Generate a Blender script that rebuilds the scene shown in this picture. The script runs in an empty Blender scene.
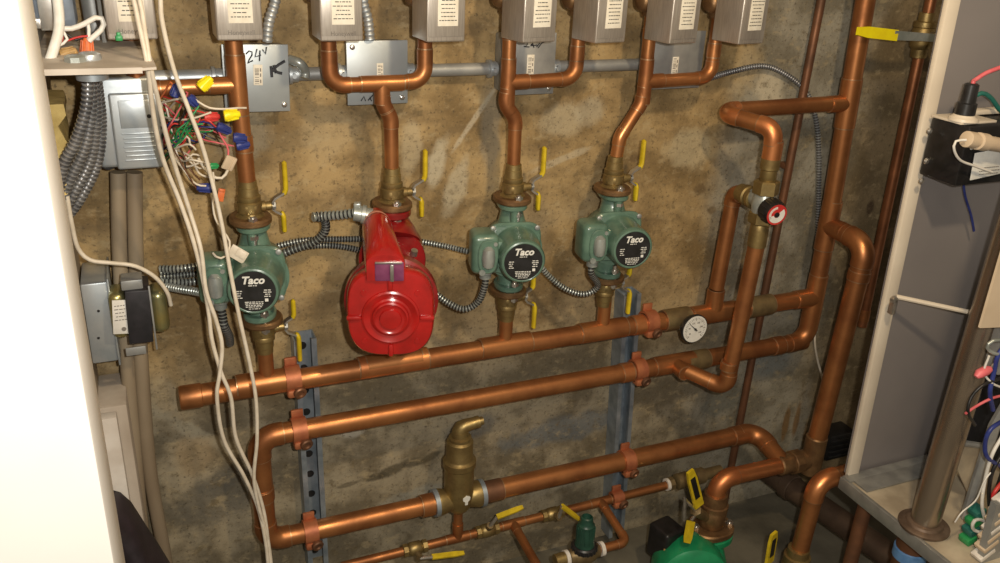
import bpy, bmesh, math, random
from mathutils import Vector as V, Matrix as M, Quaternion
S = bpy.context.scene
COL = S.collection
random.seed(7)
PI = math.pi

# ------------------------------------------------------------------ camera (solved from the vanishing points)
F_PX, CX, CY = 866.0, 500.0, 281.5
xv = V((2200, -276, 866)).normalized()
dv = V((-88, 2015, 866)).normalized()
yv = xv.cross(dv).normalized()
dv = yv.cross(xv).normalized()
CAM = V((0, -1.46, 1.40))

def ray(px, py):
    c = V(((px-CX)/F_PX, (py-CY)/F_PX, 1))
    return V((xv.dot(c), yv.dot(c), -dv.dot(c)))

def at(px, py, off):
    """point at distance `off` in front of the concrete wall"""
    d = ray(px, py); t = (-off-CAM.y)/d.y
    return CAM + d*t

def atz(px, py, z):
    d = ray(px, py); t = (z-CAM.z)/d.z
    return CAM + d*t

cd = bpy.data.cameras.new('camera'); cam = bpy.data.objects.new('camera', cd); COL.objects.link(cam)
right = V((xv.x, yv.x, -dv.x)); down = V((xv.y, yv.y, -dv.y)); fwd = V((xv.z, yv.z, -dv.z))
m = M.Identity(4)
for i in range(3):
    m[i][0] = right[i]; m[i][1] = -down[i]; m[i][2] = -fwd[i]; m[i][3] = CAM[i]
cam.matrix_world = m
cd.sensor_fit = 'HORIZONTAL'; cd.sensor_width = 36; cd.lens = F_PX/1000*36
cd.clip_start = .02
S.camera = cam

# ------------------------------------------------------------------ materials
def nt(name):
    mt = bpy.data.materials.new(name); mt.use_nodes = True
    t = mt.node_tree
    return mt, t, t.nodes['Principled BSDF']

def L(t, a, b): t.links.new(a, b)

def mat(name, c1, c2=None, rough=.5, metal=0, scale=30, bump=0, bscale=None, detail=4, r2=None, lo=.35, hi=.65, stretch=(1,1,1), spec=.5, coat=0, trans=0):
    mt, t, p = nt(name)
    p.inputs['Metallic'].default_value = metal
    p.inputs['Roughness'].default_value = rough
    p.inputs['Specular IOR Level'].default_value = spec
    p.inputs['Coat Weight'].default_value = coat
    p.inputs['Coat Roughness'].default_value = .15
    p.inputs['Transmission Weight'].default_value = trans
    c2 = c2 or tuple(v*.82 for v in c1)
    tc = t.nodes.new('ShaderNodeTexCoord'); mp = t.nodes.new('ShaderNodeMapping')
    mp.inputs['Scale'].default_value = stretch
    gm = t.nodes.new('ShaderNodeNewGeometry')
    L(t, gm.outputs['Position'], mp.inputs['Vector'])
    n = t.nodes.new('ShaderNodeTexNoise'); n.inputs['Scale'].default_value = scale; n.inputs['Detail'].default_value = detail
    L(t, mp.outputs[0], n.inputs['Vector'])
    r = t.nodes.new('ShaderNodeValToRGB')
    r.color_ramp.elements[0].position = lo; r.color_ramp.elements[1].position = hi
    r.color_ramp.elements[0].color = (*c2, 1); r.color_ramp.elements[1].color = (*c1, 1)
    L(t, n.outputs['Fac'], r.inputs[0]); L(t, r.outputs[0], p.inputs['Base Color'])
    if r2 is not None:
        mr = t.nodes.new('ShaderNodeMapRange')
        mr.inputs[1].default_value = lo; mr.inputs[2].default_value = hi
        mr.inputs[3].default_value = r2; mr.inputs[4].default_value = rough
        L(t, n.outputs['Fac'], mr.inputs[0]); L(t, mr.outputs[0], p.inputs['Roughness'])
    if bump:
        n2 = t.nodes.new('ShaderNodeTexNoise'); n2.inputs['Scale'].default_value = bscale or scale*3; n2.inputs['Detail'].default_value = 5
        L(t, mp.outputs[0], n2.inputs['Vector'])
        b = t.nodes.new('ShaderNodeBump'); b.inputs['Strength'].default_value = bump; b.inputs['Distance'].default_value = .004
        L(t, n2.outputs['Fac'], b.inputs['Height']); L(t, b.outputs[0], p.inputs['Normal'])
    return mt

COPPER = mat('copper', (.56,.24,.090), (.29,.112,.042), .31, .78, 14, .05, 60, r2=.5)
COPPERB = mat('bright_copper', (.78,.33,.13), (.6,.22,.085), .3, .85, 20, .04, 60, r2=.42)
COPPERD = mat('tarnished_copper', (.25,.115,.06), (.14,.07,.04), .45, .6, 18, .08, 60, r2=.6)
SOLDER = mat('solder', (.55,.36,.21), (.42,.24,.13), .35, .8, 80)
BRASS = mat('brass', (.38,.285,.12), (.235,.165,.068), .38, .8, 40, .1, 120, r2=.55)
BRASSD = mat('dull_brass', (.27,.20,.095), (.17,.12,.06), .5, .6, 40, .12, 120)
BRONZE = mat('bronze', (.29,.17,.078), (.18,.10,.047), .45, .65, 45, .2, 150)
GALV = mat('galvanised_steel', (.56,.60,.63), (.40,.45,.49), .38, .65, 25, .03, 90, r2=.5)
GALVD = mat('dull_galvanised_steel', (.42,.43,.42), (.30,.31,.31), .5, .5, 25, .03, 90)
STRUT = mat('strut_steel', (.40,.46,.52), (.24,.29,.34), .45, .6, 30, .05, 90)
PLATE = mat('plate_steel', (.47,.51,.53), (.38,.42,.44), .45, .55, 12, .02, 60)
STEEL = mat('bright_steel', (.70,.68,.64), (.52,.5,.47), .28, .9, 60)
FLUE = mat('flue_steel', (.40,.33,.26), (.27,.22,.17), .26, .85, 20, .02, 100, stretch=(1,1,.15))
ALU = mat('brushed_aluminium', (.66,.61,.55), (.54,.49,.44), .36, .75, 60, .02, 200, stretch=(8,8,.6))
YEL = mat('yellow_vinyl', (.68,.51,.018), (.52,.38,.012), .42, 0, 60)
YELN = mat('yellow_plastic', (.92,.80,.01), (.85,.7,.01), .35, 0, 60)
TGREEN = mat('sea_green_enamel', (.122,.212,.158), (.078,.145,.11), .33, .0, 40, .08, 160, coat=.35)
GGREEN = mat('bright_green_enamel', (.012,.30,.12), (.008,.21,.085), .35, 0, 30, .06, 120, coat=.3)
RED = mat('red_enamel', (.43,.011,.010), (.31,.008,.007), .24, 0, 30, .05, 90, coat=.7)
REDD = mat('dark_red_enamel', (.26,.010,.010), (.17,.008,.008), .3, 0, 40, .05, 90, coat=.5)
BLACK = mat('black_plastic', (.016,.015,.016), (.009,.009,.009), .4, 0, 60)
BLACKM = mat('black_enamel', (.022,.022,.024), (.012,.012,.012), .35, 0, 60)
DARKBAG = mat('dark_rubber', (.030,.022,.030), (.018,.014,.018), .5, 0, 25, .2, 50)
WHITEC = mat('white_sheath', (.74,.67,.56), (.62,.55,.44), .45, 0, 60)
WHITE = mat('white_plastic', (.8,.78,.74), (.7,.68,.63), .4, 0, 60)
PAPER = mat('label_paper', (.80,.76,.66), (.72,.67,.56), .6, 0, 80)
INK = mat('print_ink', (.04,.035,.03), (.03,.03,.03), .6, 0, 80)
INKG = mat('grey_print', (.22,.20,.18), (.16,.14,.12), .6, 0, 80)
MARK = mat('marker_ink', (.015,.017,.025), (.01,.01,.015), .5, 0, 80)
SILK = mat('white_print', (.78,.78,.74), (.7,.7,.66), .5, 0, 80)
CREAM = mat('cream_board', (.62,.50,.36), (.56,.44,.31), .5, 0, 15)
TAPE = mat('thread_tape', (.8,.76,.7), (.6,.56,.5), .6, 0, 90)
PVC = mat('grey_brown_conduit', (.33,.27,.19), (.22,.17,.115), .5, 0, 10, .08, 60, stretch=(1,1,.25))
FOAM = mat('yellow_foam', (.72,.54,.20), (.52,.37,.12), .8, 0, 35, .5, 90)
WOODW = mat('white_painted_board', (.80,.79,.77), (.77,.76,.74), .5, 0, 8)
DRY = mat('drywall_paper', (.50,.44,.37), (.36,.30,.24), .8, 0, 14, .2, 60, stretch=(1,1,.4))
DRYW = mat('worn_white_paint', (.66,.62,.57), (.5,.44,.38), .7, 0, 14, .2, 50)
FLOORM = mat('floor_concrete', (.17,.155,.115), (.075,.068,.05), .75, 0, 7, .3, 60)
PANEL = mat('grey_panel', (.30,.275,.27), (.255,.235,.235), .45, .25, 4)
PANELW = mat('white_enamel', (.74,.66,.54), (.66,.58,.47), .4, 0, 10)
TRAYM = mat('stained_galvanised_sheet', (.58,.50,.37), (.34,.28,.20), .55, .15, 14, .12, 60)
TRAYL = mat('galvanised_lip', (.38,.38,.36), (.27,.27,.26), .45, .55, 30)
BLUE = mat('blue_plastic', (.03,.05,.24), (.02,.03,.16), .4, 0, 60)
BLUEL = mat('light_blue_tape', (.16,.34,.62), (.10,.24,.5), .45, 0, 60)
ORANGE = mat('orange_plastic', (.75,.20,.06), (.6,.14,.04), .45, 0, 60)
REDP = mat('red_plastic', (.62,.05,.04), (.5,.03,.03), .4, 0, 60)
PINK = mat('pink_plastic', (.72,.16,.18), (.6,.1,.12), .45, 0, 60)
TAN = mat('tan_plastic', (.48,.31,.12), (.36,.22,.08), .5, 0, 60)
LGREEN = mat('green_plastic', (.03,.32,.10), (.02,.24,.07), .4, 0, 60)
TEAL = mat('teal_sheath', (.02,.16,.13), (.015,.11,.09), .45, 0, 60)
DKGREEN = mat('dark_green_plastic', (.02,.075,.05), (.012,.05,.035), .4, 0, 60)
VIOLET = mat('violet_film', (.22,.06,.14), (.15,.03,.09), .3, 0, 60)
COIL = mat('laminated_core', (.035,.033,.04), (.022,.022,.026), .5, .3, 60)
BELL = mat('yellow_zinc', (.50,.42,.16), (.34,.34,.18), .3, .8, 30)
BLUESTEEL = mat('blue_grey_can', (.20,.24,.30), (.15,.18,.23), .35, .4, 40)
GROOVE = mat('cable_groove', (.030,.029,.028), (.02,.02,.02), .5, 0, 60)
SILVER = mat('silver_casting', (.45,.48,.46), (.33,.37,.35), .33, .5, 50)

def wall_material():
    mt, t, p = nt('stained_concrete')
    N = t.nodes.new
    g = N('ShaderNodeNewGeometry')
    def noise(scale, detail=6, st=(1,1,1), rough=.55):
        mp = N('ShaderNodeMapping'); mp.inputs['Scale'].default_value = st; L(t, g.outputs['Position'], mp.inputs['Vector'])
        n = N('ShaderNodeTexNoise'); n.inputs['Scale'].default_value = scale; n.inputs['Detail'].default_value = detail; n.inputs['Roughness'].default_value = rough
        L(t, mp.outputs[0], n.inputs['Vector']); return n.outputs['Fac']
    def mr(src, a, b, c=0., d=1.):
        r = N('ShaderNodeMapRange'); r.interpolation_type = 'SMOOTHSTEP'
        for i, v in enumerate((a, b, c, d)): r.inputs[i+1].default_value = v
        L(t, src, r.inputs[0]); return r.outputs[0]
    def math_(op, a, b):
        q = N('ShaderNodeMath'); q.operation = op
        for i, v in enumerate((a, b)):
            if isinstance(v, (int, float)): q.inputs[i].default_value = v
            else: L(t, v, q.inputs[i])
        return q.outputs[0]
    def mix(fac, a, b):
        q = N('ShaderNodeMix'); q.data_type = 'RGBA'
        if isinstance(fac, (int, float)): q.inputs[0].default_value = fac
        else: L(t, fac, q.inputs[0])
        for i, v in ((6, a), (7, b)):
            if isinstance(v, tuple): q.inputs[i].default_value = (*v, 1)
            else: L(t, v, q.inputs[i])
        return q.outputs[2]
    sep = N('ShaderNodeSeparateXYZ'); L(t, g.outputs['Position'], sep.inputs[0])
    x, z = sep.outputs['X'], sep.outputs['Z']
    nb, nm, nf = noise(3.2, 5), noise(9, 7), noise(70, 6, rough=.7)
    nh = noise(5, 6, (1, 1, 3.5))
    base = mix(mr(nm, .38, .64), (.205,.138,.060), (.45,.318,.150))
    base = mix(mr(nh, .50, .72, 0, .75), base, (.165,.115,.058))
    base = mix(mr(nb, .55, .75, 0, .6), base, (.46,.385,.25))
    # damp grey-green lower part of the wall
    zl = math_('ADD', z, math_('MULTIPLY', math_('SUBTRACT', nb, .5), .55))
    base = mix(mr(zl, .74, .42, 0, .78), base, mix(mr(nm, .42, .6), (.15,.135,.098), (.33,.30,.225)))
    # greyer pour towards the right-hand corner
    xl = math_('ADD', x, math_('MULTIPLY', math_('SUBTRACT', nb, .5), .3))
    base = mix(math_('MULTIPLY', mr(xl, 1.10, 1.2), mr(xl, 1.62, 1.48)), base, mix(mr(nm, .4, .6), (.19,.17,.125), (.33,.305,.24)))
    base = mix(mr(xl, 1.44, 1.56), base, mix(mr(nm, .4, .62), (.15,.112,.060), (.26,.195,.11)))
    # shaped stains, patches and painted pipe shadows: px, py, half width, half height, tilt, colour, strength
    nw = noise(16, 6)
    off = math_('MULTIPLY', math_('SUBTRACT', nw, .5), 1.9)
    for (px, py, rx, rz, rot, c, k) in (
        (437,165,.018,.055,-.35,(.56,.50,.36),.75), (455,190,.02,.06,-.3,(.56,.50,.36),.6), (410,150,.02,.05,0,(.5,.43,.29),.5),
        (475,118,.006,.10,-.62,(.56,.50,.38),.6), (560,120,.05,.035,.3,(.55,.48,.33),.5), (770,92,.035,.05,.2,(.62,.55,.40),.75),
        (690,150,.05,.05,.4,(.56,.48,.31),.55), (745,60,.05,.06,0,(.46,.33,.15),.5),
        (560,160,.07,.008,.3,(.55,.49,.36),.5), (190,430,.09,.014,-.75,(.42,.38,.28),.55),
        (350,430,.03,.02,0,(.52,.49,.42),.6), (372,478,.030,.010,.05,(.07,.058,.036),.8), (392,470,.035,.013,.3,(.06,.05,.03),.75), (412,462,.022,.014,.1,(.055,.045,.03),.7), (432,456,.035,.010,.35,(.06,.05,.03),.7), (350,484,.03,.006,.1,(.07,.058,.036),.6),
        (560,430,.16,.035,.05,(.12,.14,.155),.75), (470,430,.06,.03,.1,(.12,.125,.125),.6), (560,480,.14,.028,.05,(.40,.36,.28),.75), (420,495,.10,.02,.06,(.30,.30,.26),.6),  # blue-grey bands: shadow under the middle header, painted into the wall
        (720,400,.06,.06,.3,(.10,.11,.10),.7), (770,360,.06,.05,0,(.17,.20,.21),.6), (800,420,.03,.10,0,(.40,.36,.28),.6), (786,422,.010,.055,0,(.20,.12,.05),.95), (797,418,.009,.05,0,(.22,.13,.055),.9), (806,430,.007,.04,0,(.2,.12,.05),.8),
        (740,440,.05,.02,0,(.09,.09,.07),.7), (215,500,.10,.05,.2,(.14,.13,.105),.65), (225,480,.05,.03,.4,(.11,.105,.09),.6),
        (195,455,.04,.04,0,(.34,.25,.14),.5), (165,400,.03,.05,.2,(.33,.29,.21),.5), (700,190,.018,.013,0,(.13,.085,.04),.7), (712,210,.013,.010,0,(.13,.085,.04),.7),
        (635,158,.010,.008,0,(.12,.075,.035),.6), (870,208,.012,.022,0,(.06,.035,.02),.8), (590,110,.03,.03,0,(.5,.45,.33),.5), (490,130,.02,.10,.05,(.22,.21,.17),.5),  # tall grey one: shadow of a zone pipe, painted in
        (295,140,.06,.02,.2,(.20,.15,.08),.5), (330,130,.05,.05,.6,(.45,.35,.2),.5), (310,240,.08,.06,.3,(.43,.30,.13),.6), (240,130,.05,.05,.3,(.28,.26,.2),.5)):
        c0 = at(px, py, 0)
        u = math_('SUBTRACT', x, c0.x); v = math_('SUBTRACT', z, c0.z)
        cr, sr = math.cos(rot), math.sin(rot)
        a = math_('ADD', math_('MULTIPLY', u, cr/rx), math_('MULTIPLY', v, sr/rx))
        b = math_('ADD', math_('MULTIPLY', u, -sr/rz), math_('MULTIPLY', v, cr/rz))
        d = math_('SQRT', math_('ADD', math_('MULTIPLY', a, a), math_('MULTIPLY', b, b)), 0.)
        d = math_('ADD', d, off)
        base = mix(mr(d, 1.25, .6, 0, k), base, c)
    base = mix(mr(nf, .5, .75, 0, .55), base, (.10,.075,.042))
    base = mix(mr(noise(150, 3), .57, .70, 0, .6), base, (.06,.045,.028))
    base = mix(mr(noise(24, 6, (1,1,1.6), .65), .53, .68, 0, .45), base, (.48,.385,.225))
    base = mix(mr(noise(30, 6, (1,1,1.3), .7), .54, .68, 0, .6), base, (.13,.098,.05))
    base = mix(mr(noise(95, 5, (1,1,1), .75), .54, .68, 0, .28), base, (.45,.35,.19))
    base = mix(mr(noise(48, 5, (1,1,1.2), .75), .58, .68, 0, .6), base, (.11,.08,.042))
    L(t, base, p.inputs['Base Color'])
    p.inputs['Roughness'].default_value = .7; p.inputs['Specular IOR Level'].default_value = .3
    bp = N('ShaderNodeBump'); bp.inputs['Strength'].default_value = .8; bp.inputs['Distance'].default_value = .006
    L(t, math_('ADD', math_('MULTIPLY', nm, .9), math_('MULTIPLY', nf, .35)), bp.inputs['Height']); L(t, bp.outputs[0], p.inputs['Normal'])
    return mt
CONC = wall_material()

# ------------------------------------------------------------------ mesh helpers
class MB:
    def __init__(self): self.bm = bmesh.new(); self.mi = 0; self.T = None
    def v(self, p):
        p = V(p)
        return self.bm.verts.new(self.T @ p if self.T else p)
    def f(self, vs):
        try:
            f = self.bm.faces.new(vs); f.material_index = self.mi; f.smooth = True; return f
        except ValueError: return None
    def rings(self, rs, cap=True, closed=True):
        n = len(rs[0])
        for a, b in zip(rs, rs[1:]):
            for i in range(n if closed else n-1):
                self.f((a[i], a[(i+1) % n], b[(i+1) % n], b[i]))
        if cap: self.f(rs[0][::-1]); self.f(rs[-1])
    def tube(self, pts, r, seg=14, cap=True, ridge=None):
        pts = [V(p) for p in pts]; rs = []
        n = len(pts); tprev = None; nrm = None
        for i, p in enumerate(pts):
            tan = (pts[min(i+1, n-1)]-pts[max(i-1, 0)])
            tan = tan.normalized() if tan.length > 1e-9 else V((0,0,1))
            if nrm is None:
                ref = V((0,0,1)) if abs(tan.z) < .9 else V((1,0,0))
                nrm = (ref-tan*ref.dot(tan)).normalized()
            else:
                nrm = (nrm-tan*nrm.dot(tan)).normalized()
            bi = tan.cross(nrm)
            rr = r[i] if isinstance(r, (list, tuple)) else r
            rs.append([self.v(p+nrm*(rr*math.cos(2*PI*k/seg))+bi*(rr*math.sin(2*PI*k/seg))) for k in range(seg)])
        if ridge:
            for j, (a, b) in enumerate(zip(rs, rs[1:])):
                self.mi = ridge[j % len(ridge)]
                for i in range(seg): self.f((a[i], a[(i+1) % seg], b[(i+1) % seg], b[i]))
            self.mi = 0
            self.f(rs[0][::-1]); self.f(rs[-1])
        else: self.rings(rs, cap)
        return self
    def lathe(self, o, d, prof, seg=24):
        """profile [(distance along d, radius)]"""
        o = V(o); d = V(d).normalized()
        ref = V((0,0,1)) if abs(d.z) < .9 else V((1,0,0))
        n = (ref-d*ref.dot(d)).normalized(); b = d.cross(n)
        off = PI/seg if seg <= 8 else 0
        rs = [[self.v(o+d*t+n*(r*math.cos(2*PI*k/seg+off))+b*(r*math.sin(2*PI*k/seg+off))) for k in range(seg)] for t, r in prof]
        self.rings(rs); return self
    def cyl(self, a, b, r, seg=20, bev=.0):
        a = V(a); b = V(b); h = (b-a).length
        pr = [(0, r-bev), (bev, r), (h-bev, r), (h, r-bev)] if bev else [(0, r), (h, r)]
        return self.lathe(a, b-a, pr, seg)
    def box(self, c, s, rot=None, bev=.002, nseg=2):
        b2 = bmesh.new(); bmesh.ops.create_cube(b2, size=1)
        for v in b2.verts: v.co = V((v.co.x*s[0], v.co.y*s[1], v.co.z*s[2]))
        if bev: bmesh.ops.bevel(b2, geom=b2.edges[:], offset=min(bev, min(s)*.45), segments=nseg, affect='EDGES', profile=.5)
        self.merge(b2, (rot.to_matrix().to_4x4() if isinstance(rot, Quaternion) else rot) if rot else None, V(c)); return self
    def merge(self, b2, rot, c):
        mp = {}
        for v in b2.verts:
            q = v.co.copy()
            if rot: q = rot @ q
            mp[v] = self.v(q+c)
        for f in b2.faces:
            g = self.f([mp[v] for v in f.verts])
            if g: g.smooth = False
        b2.free()
    def prism(self, out, dvec, flat=True):
        """outline (3-D points, planar) pushed along dvec"""
        a = [self.v(p) for p in out]; b = [self.v(V(p)+V(dvec)) for p in out]
        n = len(a)
        fs = [self.f(a[::-1]), self.f(b)]
        for i in range(n): fs.append(self.f((a[i], a[(i+1) % n], b[(i+1) % n], b[i])))
        for f in fs:
            if f and flat: f.smooth = False
        return self
    def oval(self, c, rx, ry, z0, z1, seg=28, pw=2.0, bev=.0015):
        """super-ellipse slab in XY"""
        def ring(z, k):
            o = []
            for i in range(seg):
                a = 2*PI*i/seg; ca, sa = math.cos(a), math.sin(a)
                o.append(self.v((c[0]+(rx-k)*math.copysign(abs(ca)**(2/pw), ca), c[1]+(ry-k)*math.copysign(abs(sa)**(2/pw), sa), z)))
            return o
        self.rings([ring(z0, bev), ring(z0+bev, 0), ring(z1-bev, 0), ring(z1, bev)]); return self
    def ring(self, p, d, r0, r1, w, seg=24):
        """washer / band around axis d"""
        p = V(p); d = V(d).normalized()
        self.lathe_open(p, d, [(-w/2, r0), (-w/2, r1), (w/2, r1), (w/2, r0), (-w/2, r0)], seg); return self
    def lathe_open(self, o, d, prof, seg):
        o = V(o); d = V(d).normalized()
        ref = V((0,0,1)) if abs(d.z) < .9 else V((1,0,0))
        n = (ref-d*ref.dot(d)).normalized(); b = d.cross(n)
        rs = [[self.v(o+d*t+n*(r*math.cos(2*PI*k/seg))+b*(r*math.sin(2*PI*k/seg))) for k in range(seg)] for t, r in prof]
        self.rings(rs, cap=False)
    def build(self, name, mats, parent=None, origin=None, smooth_angle=40):
        mats = mats if isinstance(mats, (list, tuple)) else [mats]
        bmesh.ops.recalc_face_normals(self.bm, faces=self.bm.faces[:])
        me = bpy.data.meshes.new(name)
        if origin is None:
            if parent is not None: origin = V(parent.get('_o', (0,0,0)))
            else:
                cs = [v.co for v in self.bm.verts]
                origin = V(((min(c.x for c in cs)+max(c.x for c in cs))/2, (min(c.y for c in cs)+max(c.y for c in cs))/2, min(c.z for c in cs)))
        for v in self.bm.verts: v.co -= origin
        self.bm.to_mesh(me); self.bm.free()
        for q in mats: me.materials.append(q)
        me.set_sharp_from_angle(angle=math.radians(smooth_angle))
        o = bpy.data.objects.new(name, me); COL.objects.link(o)
        if parent is not None: o.parent = parent; o['_o'] = list(origin)
        else: o.location = origin
        return o

def tag(o, label, cat, group=None, kind=None):
    if label: o['label'] = label
    if cat: o['category'] = cat
    if group: o['group'] = group
    if kind: o['kind'] = kind
    return o
def thing(name, label, cat, loc, group=None):
    o = bpy.data.objects.new(name, None); COL.objects.link(o)
    o.empty_display_size = .03; o.location = V(loc); o['_o'] = list(V(loc))
    return tag(o, label, cat, group)
def struct(name, mb, mt):
    o = mb.build(name, mt); o['kind'] = 'structure'; return o
def dup(root, label=None, loc=None, rot=None, group=None):
    r = root.copy(); COL.objects.link(r)
    if label: r['label'] = label
    if group: r['group'] = group
    for ch in list(root.children):
        c = ch.copy(); COL.objects.link(c); c.parent = r
        for g in list(ch.children):
            d = g.copy(); COL.objects.link(d); d.parent = c
    if loc is not None: r.location = loc
    if rot is not None: r.rotation_euler = rot
    return r

def spline(pts, step=.008):
    pts = [V(p) for p in pts]
    if len(pts) < 3:
        out = []
        n = max(2, int((pts[1]-pts[0]).length/step))
        return [pts[0].lerp(pts[1], i/n) for i in range(n+1)]
    P = [pts[0]*2-pts[1]]+pts+[pts[-1]*2-pts[-2]]
    out = []
    for i in range(1, len(P)-2):
        a, b, c, d = P[i-1:i+3]
        n = max(3, int((c-b).length/.004))
        for k in range(n):
            s = k/n
            out.append(.5*((2*b)+(c-a)*s+(2*a-5*b+4*c-d)*s*s+(3*b-a-3*c+d)*s**3))
    out.append(pts[-1])
    res = [out[0]]; acc = 0
    for p, q in zip(out, out[1:]):
        seg = (q-p).length
        while acc+seg >= step:
            p = p.lerp(q, (step-acc)/seg) if seg > 1e-9 else q
            seg = (q-p).length; acc = 0; res.append(p)
        acc += seg
    if (res[-1]-out[-1]).length > step*.3: res.append(out[-1])
    return res

def rbox(px1, py1, px2, py2): pass

def add_text(s, size, M4, mt, parent, bold=.0, shear=0, name='lettering', align='CENTER', sx=1):
    cu = bpy.data.curves.new('text', 'FONT'); cu.body = s; cu.size = size; cu.align_x = align; cu.align_y = 'CENTER'
    cu.offset = bold; cu.shear = shear; cu.extrude = .0002; cu.resolution_u = 3
    o = bpy.data.objects.new('text', cu); COL.objects.link(o)
    dg = bpy.context.evaluated_depsgraph_get(); dg.update()
    me = bpy.data.meshes.new_from_object(o.evaluated_get(dg))
    bpy.data.objects.remove(o); bpy.data.curves.remove(cu)
    me.transform(M.Scale(sx, 4, (1,0,0))); me.transform(M4)
    org = V(parent.get('_o', (0,0,0)))
    me.transform(M.Translation(-org))
    me.materials.clear(); me.materials.append(mt)
    n = bpy.data.objects.new(name, me); COL.objects.link(n); n.parent = parent; n['_o'] = list(org)
    return n

FACE = M.Rotation(PI/2, 4, 'X')        # text upright in the XZ plane, facing -Y
def facing(p, roll=0, yaw=0): return M.Translation(V(p)) @ M.Rotation(yaw, 4, 'Z') @ FACE @ M.Rotation(roll, 4, 'Z')

def print_lines(mb, cx, y, z0, z1, w, n, seed=1, th=.0012):
    """rows of tiny dashes = printed text, on a face at y facing -Y"""
    rnd = random.Random(seed)
    for i in range(n):
        z = z1+(z0-z1)*(i+.5)/n
        ww = w*rnd.uniform(.6, 1); x = cx-ww/2
        while x < cx+ww/2-.001:
            l = rnd.uniform(.002, .006); l = min(l, cx+ww/2-x)
            mb.box((x+l/2, y, z), (l, .0004, th), bev=0); x += l+.0012

# ------------------------------------------------------------------ pipe fittings
def sleeve(root, a, b, r, mt=None, name='coupling', rim=True):
    a = V(a); b = V(b); d = (b-a).normalized(); h = (b-a).length
    q = MB(); q.cyl(a, b, r*1.10, 24, .0012)
    if rim:
        q.mi = 1
        for p in (a, b): q.ring(p, d, r*.95, r*1.075, .0025)
    return q.build(name, [mt or COPPER, SOLDER], root)

def elbow(root, p0, c, p1, r, br, mt=None):
    """bend at corner c coming from p0 going to p1; returns tangent points"""
    p0, c, p1 = V(p0), V(c), V(p1)
    u = (p0-c).normalized(); w = (p1-c).normalized()
    ang = PI-u.angle(w)
    tl = br*math.tan(ang/2)
    a, b = c+u*tl, c+w*tl
    n = u.cross(w).normalized()
    ctr = c+(u+w).normalized()*(br/math.cos(ang/2))
    arc = []
    k = max(6, int(ang/ .13))
    va = a-ctr
    for i in range(k+1):
        arc.append(ctr+M.Rotation(-ang*i/k, 3, n) @ va)
    if (arc[-1]-b).length > br*.2:
        arc = [ctr+M.Rotation(ang*i/k, 3, n) @ va for i in range(k+1)]
    ex = r*.55
    q = MB(); q.tube([a+u*ex]+arc+[b+w*ex], r*1.09, 20)
    q.mi = 1
    q.ring(a+u*ex, u, r*.95, r*1.075, .0025); q.ring(b+w*ex, w, r*.95, r*1.075, .0025)
    q.build('elbow', [mt or COPPER, SOLDER], root)
    return a, b

def run(root, pts, r, br=None, mt=None, emt=None):
    pts = [V(p) for p in pts]; br = br or r*1.7
    cur = pts[0]
    for i in range(1, len(pts)):
        if i < len(pts)-1:
            a, b = elbow(root, cur if i > 1 else pts[0], pts[i], pts[i+1], r, br, emt or mt)
            MB().cyl(cur, a, r, 22).build('pipe', mt or COPPER, root); cur = b
        else:
            MB().cyl(cur, pts[i], r, 22).build('pipe', mt or COPPER, root)

def tee(root, p, d, bd, r, rb, Lh=None, Lb=None, mt=None):
    p = V(p); d = V(d).normalized(); bd = V(bd).normalized(); Lh = Lh or r+rb*.9; Lb = Lb or r+rb*1.1
    q = MB(); q.cyl(p-d*Lh, p+d*Lh, r*1.10, 24, .0012); q.cyl(p, p+bd*Lb, rb*1.10, 22)
    q.mi = 1
    for s in (-1, 1): q.ring(p+d*Lh*s, d, r*.95, r*1.075, .0025)
    q.ring(p+bd*Lb, bd, rb*.95, rb*1.075, .0025)
    return q.build('tee', [mt or COPPER, SOLDER], root)

def clamp(px_label, p, r, group='copper strut clamps holding the header pipes'):
    p = V(p)
    t = thing('strut_clamp', px_label, 'pipe clamp', (p.x, p.y+r, p.z-r-.01), group)
    q = MB(); q.ring(p, (1,0,0), r*1.0, r+.0045, .026, 28); q.build('band', COPPERC, t)
    q = MB()
    # upper ear against the strut and the bolted front ear
    q.box((p.x, p.y+r*.6, p.z+r+.006), (.022, .006, .022), bev=.002)
    q.build('strut_ear', COPPERC, t)
    q = MB(); q.box((p.x, p.y-r*.55, p.z-r-.002), (.026, .024, .016), bev=.005)
    q.build('bolt_ear', COPPERC, t)
    q = MB(); q.lathe((p.x+.008, p.y-r*.55-.010, p.z-r+.001), (.2,-1,-.2), [(0,.0115), (.005,.0115), (.007,.0095), (.007,.0065), (.004,.005)], 18)
    q.build('bolt', COPPERD, t)
    return t
COPPERC = mat('copper_plated_clamp', (.50,.18,.08), (.36,.115,.055), .5, .45, 40, .1, 90)

O = .10
X1, X2, X3, X4 = .150, .381, .603, .808
ZH1, ZH2, ZH3 = .626, .519, .289
RH = .0190; RH2 = .0192; RH3 = .0210; RZ = .0118; RM = .0155

# ------------------------------------------------------------------ setting
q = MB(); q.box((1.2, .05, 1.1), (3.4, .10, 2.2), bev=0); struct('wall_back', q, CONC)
q = MB(); q.box((1.2, -.9, -.05), (3.4, 2.2, .10), bev=0); struct('floor', q, FLOORM)
q = MB(); q.box((-.165, -.30, 1.1), (.10, .598, 2.2), bev=.002); struct('wall_left', q, DRY)
# unpainted and painted edge strips of the partition end
q = MB(); q.box((-.102, -.145, .32), (.030, .022, .636), bev=.002); struct('trim_1', q, DRYW)
q = MB(); q.box((-.094, -.06, .32), (.044, .116, .634), bev=.003); struct('trim_3', q, DRY)
q = MB(); q.box((-.383, -.66, 1.1), (.624, .115, 2.2), bev=.004); struct('trim_2', q, WOODW)

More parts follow.
